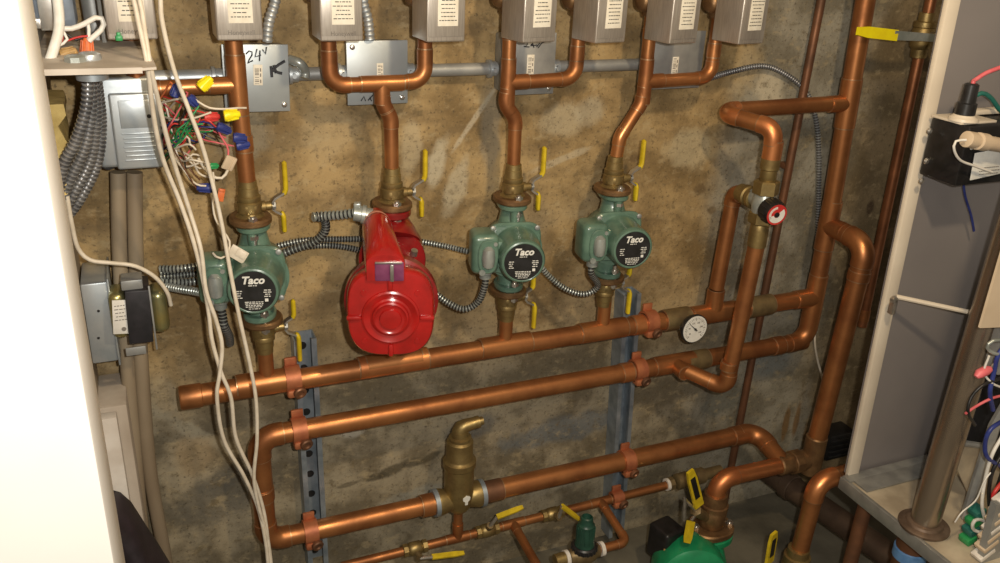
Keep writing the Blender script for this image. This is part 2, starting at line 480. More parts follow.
# ------------------------------------------------------------------ header pipes
h = thing('copper_header_pipe', 'upper copper header pipe with end cap, carrying the four pumps', 'pipe', (.0, -O, ZH1))
run(h, [(.012, -O, ZH1-.003), (1.352, -O, ZH1+.003)], RH)
q = MB(); q.lathe((.008, -O, ZH1-.003), (1,0,0), [(0, RH*.6), (.001, RH*1.02), (.004, RH*1.10), (.036, RH*1.10), (.037, RH)], 26); q.build('end_cap', COPPER, h)
for x in (X1+.004, X2, X3, X4+.008):
    tee(h, (x, -O, ZH1+.002), (1,0,0), (0,0,1), RH, RZ, .052, .078)
tee(h, (1.083, -O, ZH1+.002), (1,0,0), (0,0,1), RH, RM*1.08, .055, .055)
for a, b in ((.96, 1.02), (1.17, 1.235)):
    sleeve(h, (a, -O, ZH1+.002), (b, -O, ZH1+.0025), RH*1.10, BRASSD, 'union')
sleeve(h, (.885, -O, ZH1+.002), (.912, -O, ZH1+.002), RH, COPPERB)
sleeve(h, (.315, -O, ZH1+.001), (.445, -O, ZH1+.001), RH*1.01, COPPERB, 'tee_sleeve')

h = thing('copper_header_pipe', 'middle copper header pipe with elbow at its left end', 'pipe', (.148, -O, ZH2))
run(h, [(.131, -O, .395), (.131, -O, ZH2), (1.352, -O, ZH2)], RH2, .032)
tee(h, (1.000, -O, ZH2+.001), (1,0,0), (0,-1,0), RH2, RM, .05, .045)
sleeve(h, (1.03, -O, ZH2), (1.085, -O, ZH2), RH2*1.03, BRASSD, 'union')
sleeve(h, (1.262, -O, ZH2), (1.288, -O, ZH2), RH2)
sleeve(h, (.87, -O, ZH2), (.895, -O, ZH2), RH2, COPPERB)
sleeve(h, (.131, -O, .385), (.131, -O, .41), RH2)

h = thing('copper_header_pipe', 'lower copper header pipe running through the brass air separator', 'pipe', (.148, -O, ZH3))
run(h, [(.131, -O, .395), (.131, -O, ZH3), (.44, -O, ZH3+.001)], RH2, .032)
run(h, [(.585, -O, ZH3+.002), (1.262, -O, ZH3+.006), (1.262, -.2, .268)], RH3, .038)
for a, b in ((.435, .478), (.565, .61)):
    sleeve(h, (a, -O, ZH3+.001), (b, -O, ZH3+.001), RH3*1.0, COPPERD if a > .5 else COPPER)
sleeve(h, (1.19, -O, ZH3+.005), (1.215, -O, ZH3+.005), RH3)

# main riser on the right
h = thing('copper_riser', 'thick copper riser at right of wall, running from top down to both headers', 'pipe', (1.352, -O, .53))
run(h, [(1.297, -O, 2.18), (1.342, -O, 1.08), (1.355, -O, .80), (1.357, -O, ZH2), (1.29, -O, ZH2)], RH, .038)
tee(h, (1.3425, -O, 1.065), (-.04,0,1), (-1,0,0), RH, RM, .05, .05)
tee(h, (1.3545, -O, .800), (0,0,1), (0,-1,0), RH, RH*.97, .055, .05)
tee(h, (1.357, -O, ZH1+.003), (0,0,1), (-1,0,0), RH, RH, .055, .055)
sleeve(h, (1.3567, -O, .565), (1.3567, -O, .60), RH)
# branch that comes forward then drops to the floor pipework
h = thing('copper_branch_pipe', 'long copper drop pipe in front of the riser, ending in a bronze fitting', 'pipe', (1.352, -.2, .26))
run(h, [(1.3545, -.135, .800), (1.362, -.207, .793), (1.342, -.205, .27)], .0212, .038)
sleeve(h, (1.3600, -.207, .735), (1.3592, -.207, .715), .0212)
q = MB(); q.cyl((1.343, -.205, .23), (1.343, -.205, .33), RH*1.25, 24, .003); q.cyl((1.25, -.2, .266), (1.35, -.2, .266), RH*1.22, 24, .003)
q.cyl((1.285, -.2, .266), (1.31, -.2, .266), RH*1.5, 8, .002)
q.build('union_fitting', BRONZE, h)

# ------------------------------------------------------------------ mixing loop
XM = 1.079; OM = .205
h = thing('copper_mixing_pipe', 'copper pipe bending from the riser to the top of mixing valve', 'pipe', (XM, -OM, .98))
run(h, [(1.30, -O, 1.066), (1.020, -O, 1.063), (XM-.004, -OM, 1.052), (XM, -OM, .99)], RM, .024, None, COPPERB)
sleeve(h, (XM, -OM, 1.028), (XM, -OM, .99), RM*1.05, COPPERB)
h = thing('copper_mixing_pipe', 'copper pipe from back port of mixing valve down to upper header', 'pipe', (1.09, -O, .68))
run(h, [(1.083, -O, ZH1+.06), (1.091, -O, .897), (1.086, -.135, .900)], RM, .020)
h = thing('copper_mixing_pipe', 'copper pipe from bottom of mixing valve to the middle header', 'pipe', (1.05, -OM, .54))
run(h, [(XM+.002, -OM, .86), (1.062, -OM, .506), (1.003, -O-.025, ZH2+.002)], RM*1.05, .022)
sleeve(h, (1.0605, -OM, .568), (1.0597, -OM, .552), RM*1.05)

t = thing('mixing_valve', 'brass thermostatic mixing valve with black knob and red and white cap', 'valve', (XM, -OM, .855))
q = MB()
q.lathe((XM, -OM, .997), (0,0,-1), [(0, RM), (.002, RM*1.16), (.022, RM*1.16), (.024, RM*1.0), (.046, RM*1.0), (.047, RM*.95)], 24)
q.build('tailpiece', BRASS, t)
q = MB(); q.lathe((XM, -OM, .855), (0,0,1), [(-.035, RM*1.02), (-.034, RM*1.16), (0, RM*1.16), (.012, RM*1.1), (.014, RM)], 24)
q.build('tailpiece', BRASS, t)
q = MB(); q.lathe((XM, -OM, .953), (0,0,-1), [(0, .021), (.003, .0245), (.026, .0245), (.028, .021)], 6); q.build('union_nut', BRASS, t)
q = MB()
q.lathe((XM, -OM, .867), (0,0,1), [(0, .021), (.003, .0245), (.022, .0245), (.024, .021)], 6); q.build('union_nut', BRASS, t)
q = MB(); q.tube([(XM, -OM, .933), (XM, -OM, .92), (XM, -OM, .905), (XM, -OM, .891), (XM, -OM, .877)], [.017, .021, .023, .021, .017], 20)
q.tube([(XM, -OM, .908), (XM+.004, -OM+.035, .911)], [.018, .017], 18)
q.build('valve_body', SILVER, t)
q = MB()
q.lathe((XM+.004, -OM+.028, .906), (.06,1,-.03), [(0, .016), (.002, .021), (.012, .021), (.014, .017), (.02, .017), (.022, .0205), (.034, .0205), (.036, .018), (.05, .018)], 22); q.build('side_port', BRASS, t)
kd = V((-.12, -1, -.10)).normalized(); k0 = V((XM, -OM, .905))+kd*.016
q = MB(); q.lathe(k0, kd, [(0, .019), (.004, .0235), (.014, .024), (.029, .022), (.032, .0205)], 28)
for i in range(14):
    a = 2*PI*i/14; n = kd.cross(V((0,0,1))).normalized(); b = kd.cross(n)
    q.cyl(k0+kd*.008+n*(.0235*math.cos(a))+b*(.0235*math.sin(a)), k0+kd*.027+n*(.022*math.cos(a))+b*(.022*math.sin(a)), .0018, 6)
kn = q.build('knob', BLACK, t)
q = MB(); q.lathe(k0+kd*.0315, kd, [(0, .0205), (.0012, .0205)], 28); q.build('cap', REDP, kn)
q = MB()
n = kd.cross(V((0,0,1))).normalized(); b = -kd.cross(n)
def sect(a0, a1, r0, r1):
    o = []
    k = 14
    for i in range(k+1):
        a = a0+(a1-a0)*i/k; o.append(k0+kd*.0328+n*(r1*math.cos(a))+b*(r1*math.sin(a)))
    for i in range(k+1):
        a = a1+(a0-a1)*i/k; o.append(k0+kd*.0328+n*(r0*math.cos(a))+b*(r0*math.sin(a)))
    return o
for i in range(14):
    a0 = 2.4+i*.26; vs = [q.v(p) for p in (lambda c: c)(sect(a0, a0+.26, .006, .0165)[:15]+sect(a0, a0+.26, .006, .0165)[15:])]; q.f(vs)
for i in range(14):
    a0 = -.6+i*.15; vs = [q.v(p) for p in sect(a0, a0+.13, .0118, .0165)]; q.f(vs)
q.build('dial_print', SILK, kn)
q = MB(); q.lathe(k0+kd*.0326, kd, [(0, .0055), (.002, .0045)], 16); q.build('hub_screw', BLACK, kn)

# temperature gauge on the upper header
g0 = at(682, 322, .108); gc = at(694, 328.5, .145)
gd = V((.05, -1, .02)).normalized()
t = thing('dial_gauge', 'round white dial thermometer fixed to the upper copper header', 'gauge', (gc.x, gc.y, gc.z-.03))
q = MB(); q.lathe(gc, gd, [(-.014, .012), (-.012, .026), (-.002, .0315), (.0025, .0315), (.003, .0295)], 36); q.build('case', STEEL if 0 else BLACKM, t)
q = MB(); q.lathe(gc, gd, [(.0025, .0292), (.0040, .0292)], 36); dial = q.build('dial', SILK, t)
q = MB(); q.tube([g0, gc-gd*.018], .011, 14); q.lathe(g0+V((0,.0,0)), (gc-g0), [(0, .017), (.012, .017)], 6); q.build('stem', SILVER, t)
q = MB(); e1 = V((1,.05,0)).normalized(); e2 = V((0,.02,1)).normalized()
for i in range(31):
    a = math.radians(-135+i*9); r0 = .0215 if i % 5 else .0195
    u = e1*math.sin(a)+e2*math.cos(a); w = e1*math.cos(a)-e2*math.sin(a); p = gc+gd*.0044
    wd = .0004 if i % 5 else .0007
    q.f([q.v(p+u*r0-w*wd), q.v(p+u*r0+w*wd), q.v(p+u*.0258+w*wd), q.v(p+u*.0258-w*wd)])
q.build('scale_marks', INKG, dial)
q = MB(); a = math.radians(-48); u = e1*math.sin(a)+e2*math.cos(a); w = e1*math.cos(a)-e2*math.sin(a); p = gc+gd*.0052
q.f([q.v(p-u*.007-w*.0014), q.v(p-u*.007+w*.0014), q.v(p+u*.022+w*.0003), q.v(p+u*.022-w*.0003)]); q.cyl(p-gd*.001, p+gd*.001, .0026, 14); q.build('needle', INK, dial)
for i, (txt, aa) in enumerate((('40', -125), ('80', -75), ('120', -25), ('160', 25), ('200', 75), ('240', 125))):
    a = math.radians(aa); u = e1*math.sin(a)+e2*math.cos(a)
    add_text(txt, .0052, facing(gc+gd*.0044+u*.0152, 0, .05), INKG, dial, name='numeral')

# ------------------------------------------------------------------ zone branches
def zone_u(label, xa, xb, xm, ztop, zb, jog, zend, xend, main):
    """pipes dropping from the zone valves into one pump; main = 'centre' | 'left'"""
    t = thing('copper_zone_pipe', label, 'pipe', (xend, -O, zend), 'copper branch pipes above the pumps')
    top = 2.15
    if main == 'centre':
        run(t, [(xa, -O, top), (xa, -O, zb), (xm, -O, zb+.001), (xb-.001, -O, zb+.003), (xb, -O, top)][:2]+[(xm, -O, zb+.001)], RZ, .024)
        run(t, [(xm, -O, zb+.001), (xb, -O, zb+.003), (xb, -O, top)], RZ, .024)
        run(t, [(xm, -O, zb)]+jog+[(xend, -O, zend)], RZ, .03, None, COPPER)
        tee(t, (xm, -O, zb+.001), (1,0,0), (0,0,-1), RZ, RZ, .035, .032)
    else:
        run(t, [(xa+(xa-xm)*.2, -O, top), (xa, -O, 1.21), (xm, -O, zb)]+jog+[(xend, -O, zend)], RZ, .03)
        run(t, [(xm, -O, zb), (xb, -O, zb+.004), (xb, -O, top)], RZ, .024)
        tee(t, (xm, -O, zb+.001), (xa-xm+.0001, 0, top-zb), (1,0,.02), RZ, RZ, .04, .036)
    for a in (xa, xb):
        if main == 'centre' or a == xb: sleeve(t, (a, -O, 1.19), (a, -O, 1.165), RZ, COPPER)
    return t
W = lambda px, py: at(px, py, O)
# 1: straight drop, branch to the left
t = thing('copper_zone_pipe', 'copper pipe dropping to the leftmost pump, with a side branch left', 'pipe', (X1-.003, -O, .99), 'copper branch pipes above the pumps')
run(t, [(.134, -O, 2.15), (.143, -O, 1.142), (.147, -O, .962)], RZ*1.12)
run(t, [(.143, -O, 1.142), (.003, -O, 1.140), (.003, -O, 2.15)], RZ, .024)
tee(t, (.143, -O, 1.142), (0,0,1), (-1,0,0), RZ*1.12, RZ, .045, .04)
sleeve(t, (.1455, -O, 1.065), (.146, -O, 1.04), RZ*1.1)
p2 = [W(382, 84), W(383, 103), W(391, 119), W(392, 190)]
zone_u('copper U-shaped branch above the red pump', W(329, 50).x, W(425, 50).x, p2[0].x, 0, p2[0].z, [p2[1], p2[2]], .958, X2, 'centre')
p3 = [W(508, 83), W(505, 104), W(515.5, 119), W(513, 170)]
zone_u('copper branch with side arm above the green pump right of the red one', W(509, 50).x, W(577.5, 50).x, p3[0].x, 0, p3[0].z, [p3[1], p3[2]], .960, X3, 'left')
p4 = [W(645, 82), W(641, 104), W(620, 137), W(616.5, 156)]
zone_u('copper branch with slanting offset above the rightmost green pump', W(648, 50).x, W(714, 50).x, p4[0].x, 0, p4[0].z, [p4[1], p4[2]], .965, X4, 'left')

# ------------------------------------------------------------------ zone valve heads
def zone_head(x, lab, y0=-.183):
    z0 = 1.2215-.022*x
    t = thing('zone_valve_actuator', lab, 'zone valve', (x, -O, z0), 'zone valve heads along the top')
    xc = x+.002
    q = MB(); q.lathe((x-.012, -O-.001, z0+.062), (-1,0,0), [(-.03, .018), (.012, .018), (.019, .015), (.022, .010)], 20); q.lathe((x, -O, z0+.035), (0,0,1), [(0, .0165), (.004, .019), (.05, .019), (.055, .0165)], 8); q.build('valve_body', BRONZE, t)
    w, d, hh = .062, .066, .12
    # folded sheet cover: front plate slightly wider than the sides
    q = MB(); q.box((xc, y0+d/2, z0+hh/2), (w, d, hh), bev=.0025, nseg=3)
    hd = q.build('housing', ALU, t)
    q = MB(); q.box((xc, y0-.0006, z0+.003+hh/2), (w-.004, .0012, hh-.010), bev=.0004); q.build('front_plate', ALU, hd)
    q = MB(); q.box((xc+.002, y0-.0016, z0+.0545), (.033, .0008, .062), bev=.0003); lb = q.build('rating_label', PAPER, t)
    q = MB(); print_lines(q, xc+.002, y0-.0022, z0+.029, z0+.081, .030, 9, int(x*1000)+9); q.build('print', INK, lb)
    return t
heads = [(.003, 'leftmost zone valve head, behind the white cables'), (.141, 'zone valve head above the leftmost green pump, left of the 24 V plate'),
 (W(329, 50).x, 'zone valve head on left leg of the pipe above the red pump'), (W(425, 50).x, 'zone valve head on right leg of the pipe above the red pump'),
 (W(509, 50).x, 'zone valve head left of the plate with upside-down handwriting'), (W(577.5, 50).x, 'zone valve head right of the plate with upside-down handwriting'),
 (W(648, 50).x, 'zone valve head above the slanting copper offset'), (W(714, 50).x, 'rightmost zone valve head in the row')]
for i, (x, lab) in enumerate(heads):
    hh = zone_head(x+.0005, lab)
    if i > 3: hh.rotation_euler = (0, 0, .17)
    elif i == 3: hh.rotation_euler = (0, 0, .05)
    if i < 3: add_text('Honeywell', .0085, facing((x+.004, -.1850, 1.2325-.022*x)), INKG, hh, name='embossed_lettering')

# ------------------------------------------------------------------ junction box plates and conduit behind
def wall_box(lab, x0, x1, z0, z1, tilt, grey, extra):
    cx, cz = (x0+x1)/2, (z0+z1)/2
    t = thing('junction_box', lab, 'junction box', (cx, 0, z0), 'steel junction boxes along the conduit')
    w, h = x1-x0, z1-z0
    q = MB(); q.box((cx+.002, -.0212, cz), (w-.010, .0424, h-.008), bev=.004); q.build('box', GALVD, t)
    R = M.Rotation(tilt, 4, 'Y')
    q = MB(); q.T = M.Translation((cx, -.045, cz)) @ R @ M.Translation((-cx, .045, -cz))
    q.box((cx, -.045, cz), (w, .003, h), bev=.0012)
    q.oval; pl = q.build('cover_plate', PLATE if not grey else GALVD, t)
    q = MB()
    for sx, sz in ((1, -1), (-1, 1)):
        q = MB(); q.lathe((cx+sx*(w/2-.010), -.0465, cz+sz*(h/2-.010)), (0,-1,0), [(0, .0045), (.0015, .0043), (.0025, .003)], 14); q.build('screw', STEEL, t)
    return t, pl, cx, cz, w, h
B = []
for i, (lab, a, tilt, grey) in enumerate((
    ('junction box with cover plate reading 24 V and a dark arrow mark', (.128, .229, 1.088, 1.193), .02, 0),
    ('junction box with blank plate above the red pump', (.322, .425, 1.092, 1.196), .0, 0),
    ('junction box with upside-down handwriting on its plate', (.592, .698, 1.098, 1.205), 0, 1),
    ('junction box plate between the two rightmost zone valve heads', (.890, 1.012, 1.098, 1.205), 0, 1))):
    B.append(wall_box(lab, *a, tilt, grey, None))
def sticker(bx, px, py, w, h, rot=0, seed=1):
    p = at(px, py, .0475)
    q = MB(); q.T = M.Translation(p) @ M.Rotation(rot, 4, 'Y'); q.box((0, 0, 0), (w, .0006, h), bev=.0001); s = q.build('barcode_sticker', PAPER, bx)
    q = MB(); q.T = M.Translation(p) @ M.Rotation(rot, 4, 'Y'); rnd = random.Random(seed)
    z = -h*.42
    while z < h*.42:
        th = rnd.choice((.0006, .001, .0015)); q.box((-w*.12, -.0005, z), (w*.45, .0004, th), bev=0); z += th+rnd.choice((.0009, .0014, .003))
    for z in (-h*.3, .0, h*.25): q.box((w*.28, -.0005, z), (w*.12, .0004, h*.16), bev=0)
    q.build('barcode_print', INKG, s)
sticker(B[0][0], 258, 75, .014, .032, .05, 3); sticker(B[1][0], 380, 70, .011, .022, 0, 4); sticker(B[2][0], 530.5, 64.5, .014, .034, 0, 5); sticker(B[3][0], 675, 66, .014, .034, 0, 6)
def strokes(parent, lines, wd, name, mt, off=.0478):
    q = MB()
    for ln in lines:
        q.tube([at(a, b, off) for a, b in ln], wd, 6)
    return q.build(name, mt, parent)
# "24 V" as written on the two plates, and the smudged arrow
strokes(B[0][0], [[(246,54),(249,51),(252,52),(252,55),(249,60),(247.5,63),(253,60.5)], [(257,49),(255,57),(261,55)], [(260,50.5),(259.5,61)], [(262.5,49.5),(265.5,54),(266.5,47)]], .0011, 'handwritten_mark', MARK)
strokes(B[0][0], [[(271,66),(272,77)], [(272,70),(279,64.5),(285,61)], [(273,70),(278,72.5),(282,73.5)], [(274,65),(276,73)]], .0022, 'arrow_mark', MARK)
strokes(B[1][0], [[(361,101),(364,96.5),(365.5,101)], [(368,100.5),(373,95)], [(370,97),(371.5,101)]], .001, 'handwritten_mark', MARK)
strokes(B[2][0], [[(538,48),(542,42.8),(545,41.5)], [(536.5,47),(540,43)], [(532.5,43),(534,47.5)], [(537,45),(530.5,45.8)], [(531,44),(533,45.6)], [(528,43.5),(525,47),(529.5,47),(524,46.5)]], .0009, 'handwritten_mark', MARK)

t = thing('conduit_run', 'horizontal steel conduit tube linking the junction boxes on the wall', 'conduit', (.5, -.024, 1.142))
q = MB(); q.cyl((.02, -.026, 1.142), (.132, -.026, 1.142), .012, 18); q.build('tube', GALV, t)
for a, b in ((.226, .325), (.424, .594), (.696, .892)):
    q = MB(); q.cyl((a, -.026, 1.142), (b, -.026, 1.142), .011, 18); q.build('tube', GALVD, t)
for x in (.238, .120, .318, .432, .584, .706): 
    q = MB(); q.lathe((x-.008, -.026, 1.142), (1,0,0), [(0, .012), (.001, .016), (.006, .016), (.007, .013), (.016, .013)], 18); q.cyl((x, -.036, 1.142), (x, -.046, 1.142), .004, 10); q.build('connector', GALV, t)
q = MB(); q.tube(spline([(.232, -.04, 1.168), (.247, -.05, 1.163), (.256, -.04, 1.148), (.254, -.042, 1.138)], .004), .0075, 12); q.build('wrapped_offset_fitting', SILVER, t)

# ------------------------------------------------------------------ struts
def strut(lab, xa, za, xb, zb):
    t = thing('strut_channel', lab, 'strut', ((xa+xb)/2, 0, min(za, zb)), 'steel strut channels on the wall')
    a, b = V((xa, 0, za)), V((xb, 0, zb)); d = (b-a).normalized(); w = V((1,0,0)); w = (w-d*w.dot(d)).normalized(); n = V((0,-1,0))
    prof = [(-.0205, .001), (-.0205, .041), (-.011, .041), (-.011, .034), (-.0135, .034), (-.0135, .0385), (-.018, .0385), (-.018, .0035), (.018, .0035), (.018, .0385), (.0135, .0385), (.0135, .034), (.011, .034), (.011, .041), (.0205, .041), (.0205, .001)]
    q = MB(); q.prism([a+w*u+n*v for u, v in prof], b-a); q.build('channel', STRUT, t)
    k = int((b-a).length/.048)
    for i in range(k):
        q = MB(); p = a+d*(.03+i*.048)+n*.0036
        q.lathe(p, n, [(0, .008), (.001, .0075)], 14); q.build('slot_hole', BLACKM, t)
    return t
strut('left strut channel behind the header pipes, beside the white cables', at(303, 335, .02).x, at(303, 335, .02).z, at(316, 548, .02).x, .14)
strut('right strut channel behind the header pipes, left of the dial gauge', at(628, 291, .02).x, at(628, 291, .02).z, at(612, 531, .02).x, at(612, 531, .02).z)
sx1 = lambda z: at(309, 400, .02).x
for lab, x, z, r in (('copper clamp on upper header at the left strut', .197, ZH1+.002, RH), ('copper clamp on middle header at the left strut', .203, ZH2+.001, RH2),
    ('copper clamp on lower header at the left strut', .213, ZH3, RH2), ('copper clamp on upper header at the right strut', W(649, 320).x, ZH1+.006, RH),
    ('copper clamp on middle header at the right strut', W(638, 369).x, ZH2+.002, RH2), ('copper clamp on lower header at the right strut', W(627, 457).x, ZH3+.003, RH3),
    ('small copper clamp on the thin fill line at right strut', W(617, 496).x, .197, .0105)):
    clamp(lab, (x, -O, z), r)

# ------------------------------------------------------------------ flanged isolation valves
def flange_valve(lab, loc, flip=False, yaw=0, long_first=True, group='brass isolation valves above and below the pumps', grp=None):
    t = bpy.data.objects.new('isolation_valve', None); COL.objects.link(t); t['_o'] = [0, 0, 0]
    tag(t, lab, 'valve', group)
    q = MB(); q.oval((0, 0), .033, .038, 0, .012, 32, 2.2, .003); q.build('flange', BRONZE, t)
    q = MB(); q.lathe((0, 0, .012), (0,0,1), [(0, .023), (.003, .0185), (.005, .0165), (.007, .0195), (.022, .0195), (.024, .0172), (.026, .0182), (.032, .0182), (.034, .0158), (.046, .0152), (.047, .0142), (.057, .0138), (.058, .0122)], 26)
    q.lathe((0, 0, .021), (0,0,1), [(-.003, .0185), (-.001, .0202), (.010, .0202), (.012, .0185)], 8); q.build('valve_body', BRASS, t)
    q = MB(); q.lathe((.012, 0, .025), (1,0,0), [(0, .0090), (.012, .0090), (.013, .0072), (.021, .0072), (.022, .006), (.028, .006)], 18); q.build('stem', BRASS, t)
    hx, hz = .036, .025
    hd = bpy.data.objects.new
    lu, ld = .045, .027
    def strip(pts, w, th):
        q = MB(); pts = [V(p) for p in pts]
        o = []
        for s in (1, -1):
            seq = pts if s == 1 else pts[::-1]
            for i, p in enumerate(seq):
                tn = (seq[min(i+1, len(seq)-1)]-seq[max(i-1, 0)]).normalized(); nr = V((-tn.z, 0, tn.x))
                o.append(p+nr*th/2+V((0, -w/2, 0)))
        q.prism(o, (0, w, 0)); return q
    A = [(hx, 0, hz-.006), (hx, 0, hz+.006), (hx+.004, 0, hz+.012), (hx+.019, 0, hz+.020), (hx+.022, 0, hz+.026), (hx+.022, 0, hz+.024+lu)]
    Bp = [(hx, 0, hz+.006), (hx, 0, hz-.006), (hx+.004, 0, hz-.010), (hx+.013, 0, hz-.015), (hx+.016, 0, hz-.020), (hx+.016, 0, hz-.018-ld)]
    h = strip(A[:5], .011, .0034).build('handle', STEEL, t)
    strip(Bp[:5], .011, .0034).build('handle_arm', STEEL, h)
    for P in (A, Bp):
        q = MB(); q.tube([V(P[2]).lerp(V(P[3]), .75), P[3], P[4], V(P[4]).lerp(V(P[5]), .2), P[5], V(P[5])+ (V(P[5])-V(P[4])).normalized()*.003], [.0040, .0052, .0058, .0060, .0056, .002], 12)
        q.T = None
        for v in q.bm.verts: v.co.y *= 1.25; 
        for v in q.bm.verts: v.co.x = (P[4][0])+(v.co.x-P[4][0])*.72
        q.build('grip_sleeve', YEL, h)
    q = MB(); q.lathe((.035, 0, .025), (1,0,0), [(0, .0070), (.005, .0070), (.006, .005)], 6); q.build('handle_nut', GALVD, t)
    for s in (-1, 1):
        q = MB(); q.lathe((0, s*.029, .011), (0,0,1), [(0, .0075), (.006, .0075)], 6); q.cyl((0, s*.029, -.028), (0, s*.029, .020), .0042, 12)
        q.lathe((0, s*.029, -.019), (0,0,1), [(0, .0075), (.006, .0075)], 6); q.build('flange_bolt', STEEL, t)
    t.location = loc; t.rotation_euler = (PI if flip else 0, 0, yaw)
    return t
pumpz = {}; HF = .0835
for k_, (xa_, ya_, xb2, yb2) in {1: (250, 231, 262, 323), 2: (392, 214, 392, 305), 3: (511, 207, 508, 295), 4: (614, 197, 612, 281)}.items():
    pumpz[k_] = (at(xa_, ya_, O+.034).z+at(xb2, yb2, O+.034).z)/2
    print('pump', k_, pumpz[k_], at(xa_, ya_, O+.034).z-at(xb2, yb2, O+.034).z)
px_ = {1: (.147, .154), 2: (.381, .381), 3: (.604, .603), 4: (.808, .813)}
fv0 = flange_valve('brass valve with yellow handles above the leftmost green pump', (px_[1][0], -O, pumpz[1]+HF))
fvs = [('brass valve below the leftmost green pump', (px_[1][1], -O, pumpz[1]-HF), True),
       ('brass valve with yellow handles above the red pump', (X2, -O, pumpz[2]+HF), False),
       ('brass valve mostly hidden behind the red pump, yellow tip showing', (X2, -O, pumpz[2]-HF), True),
       ('brass valve above the green pump right of the red one', (X3, -O, pumpz[3]+HF), False),
       ('brass valve below the green pump right of the red one', (X3, -O, pumpz[3]-HF), True),
       ('brass valve above the rightmost wall pump', (px_[4][0], -O, pumpz[4]+HF), False),
       ('brass valve below the rightmost wall pump', (px_[4][1], -O, pumpz[4]-HF), True)]
for lab, loc, fl in fvs: dup(fv0, lab, loc, (PI if fl else 0, 0, 0))

# ------------------------------------------------------------------ green wet-rotor pumps
def green_pump(lab):
    t = bpy.data.objects.new('circulator_pump', None); COL.objects.link(t); t['_o'] = [0, 0, 0]
    tag(t, lab, 'pump', 'green circulator pumps on the upper header')
    q = MB()
    for s in (1, -1):
        q.T = M.Identity(4) if s == 1 else M.Rotation(PI, 4, 'X')
        q.oval((0, 0), .027, .036, .073, .0835, 30, 2.2, .003)
        q.tube([(0, 0, .074), (0, 0, .066), (0, -.002, .052), (0, -.006, .03)], [.0215, .0205, .024, .032], 22)
        q.tube([(0, -.027, .076), (0, -.026, .058), (0, -.024, .045)], [.008, .008, .006], 10)
    q.T = None
    q.lathe((0, .034, 0), (0,-1,0), [(0, .030), (.004, .040), (.014, .048), (.040, .052), (.050, .053), (.062, .054)], 36)
    q.build('volute', TGREEN, t)
    # square motor mounting flange with rounded corners and four screws
    q = MB(); q.T = M.Translation((0, -.026, .006)) @ M.Rotation(PI/2, 4, 'X')
    q.oval((0, 0), .049, .049, 0, .011, 40, 4.5, .003); q.build('motor_flange', TGREEN, t)
    q = MB()
    for sx in (-1, 1):
        for sz in (-1, 1):
            q = MB(); q.lathe((sx*.040, -.037, .006+sz*.040), (0,-1,0), [(0, .0048), (.003, .0048), (.004, .0035)], 12); q.build('screw', GALVD, t)
    q = MB(); q.lathe((.004, -.036, .006), (0,-1,0), [(0, .044), (.004, .0425), (.052, .0395), (.056, .0400), (.060, .0400), (.0655, .0375), (.0665, .035), (.0655, .033)], 44); mo = q.build('motor_housing', TGREEN, t)
    q = MB(); q.lathe((.004, -.1005, .006), (0,-1,0), [(0, .0342), (.0014, .0338)], 44); pl = q.build('nameplate', BLACKM, t)
    y = -.1022
    add_text('Taco', .0170, facing((.004, y, .0245)), SILK, pl, bold=.0006, shear=.25, name='logo_lettering')
    q = MB()
    print_lines(q, .004, y, .0145, .0175, .014, 1, 2, .0012)
    print_lines(q, -.017, y, -.006, .009, .012, 4, 3, .0013); print_lines(q, .025, y, -.004, .010, .012, 4, 5, .0013)
    print_lines(q, .004, y, -.021, -.010, .040, 4, 8, .0012); print_lines(q, .004, y, -.0245, -.0215, .022, 1, 9, .001)
    q.box((.023, y, -.0085), (.005, .0004, .005), bev=0)
    q.build('rating_print', SILK, pl)
    # wiring box on the left
    q = MB(); q.box((-.058, -.050, .010), (.048, .054, .074), bev=.011, nseg=4); q.box((-.032, -.05, .008), (.03, .04, .050), bev=.006); jb = q.build('wiring_box', TGREEN, t)
    q = MB(); q.T = M.Translation((-.054, -.077, .008)) @ M.Rotation(PI/2, 4, 'X'); q.oval((0, 0), .018, .031, -.001, .004, 30, 2.6, .0015); q.build('box_cover', TGREEN, jb)
    q = MB(); q.tube([(-.054, -.079, -.010), (-.054, -.082, -.006), (-.054, -.083, .008), (-.054, -.082, .022), (-.054, -.079, .026)], [.006, .0105, .012, .0105, .006], 16); q.build('capacitor_bulge', SILVER, jb)
    q = MB(); q.lathe((-.064, -.080, -.020), (0,-1,0), [(0, .006), (.003, .0055)], 14); q.lathe((-.042, -.080, .032), (0,-1,0), [(0, .004), (.002, .0035)], 12)
    q.lathe((-.054, -.055, -.025), (0,0,-1), [(0, .013), (.006, .013), (.008, .0105), (.016, .0105)], 16); q.build('cable_connector', SILVER, jb)
    return t
gp = green_pump('leftmost green pump, behind the hanging white cables')
GPLOC = {}
def aim(k, px, py):
    loc = V((sum(px_[k])/2, -O, pumpz[k])); c = at(px, py, O+.1005); yaw = math.atan2(c.x-loc.x, .1005)
    return loc, yaw
l1, y1 = aim(1, 253, 296); gp.location = l1; gp.rotation_euler = (0, 0, y1-.03)
l3, y3 = aim(3, 523, 261); g3 = dup(gp, 'green pump directly right of the red pump', l3, (0, 0, y3-.03))
l4, y4 = aim(4, 632.5, 248); g4 = dup(gp, 'rightmost of the green pumps on the upper header', l4, (0, 0, y4-.03))
print('yaws', y1, y3, y4)
def pl_(loc, yaw, p): return V(loc)+M.Rotation(yaw-.03, 3, 'Z') @ V(p)

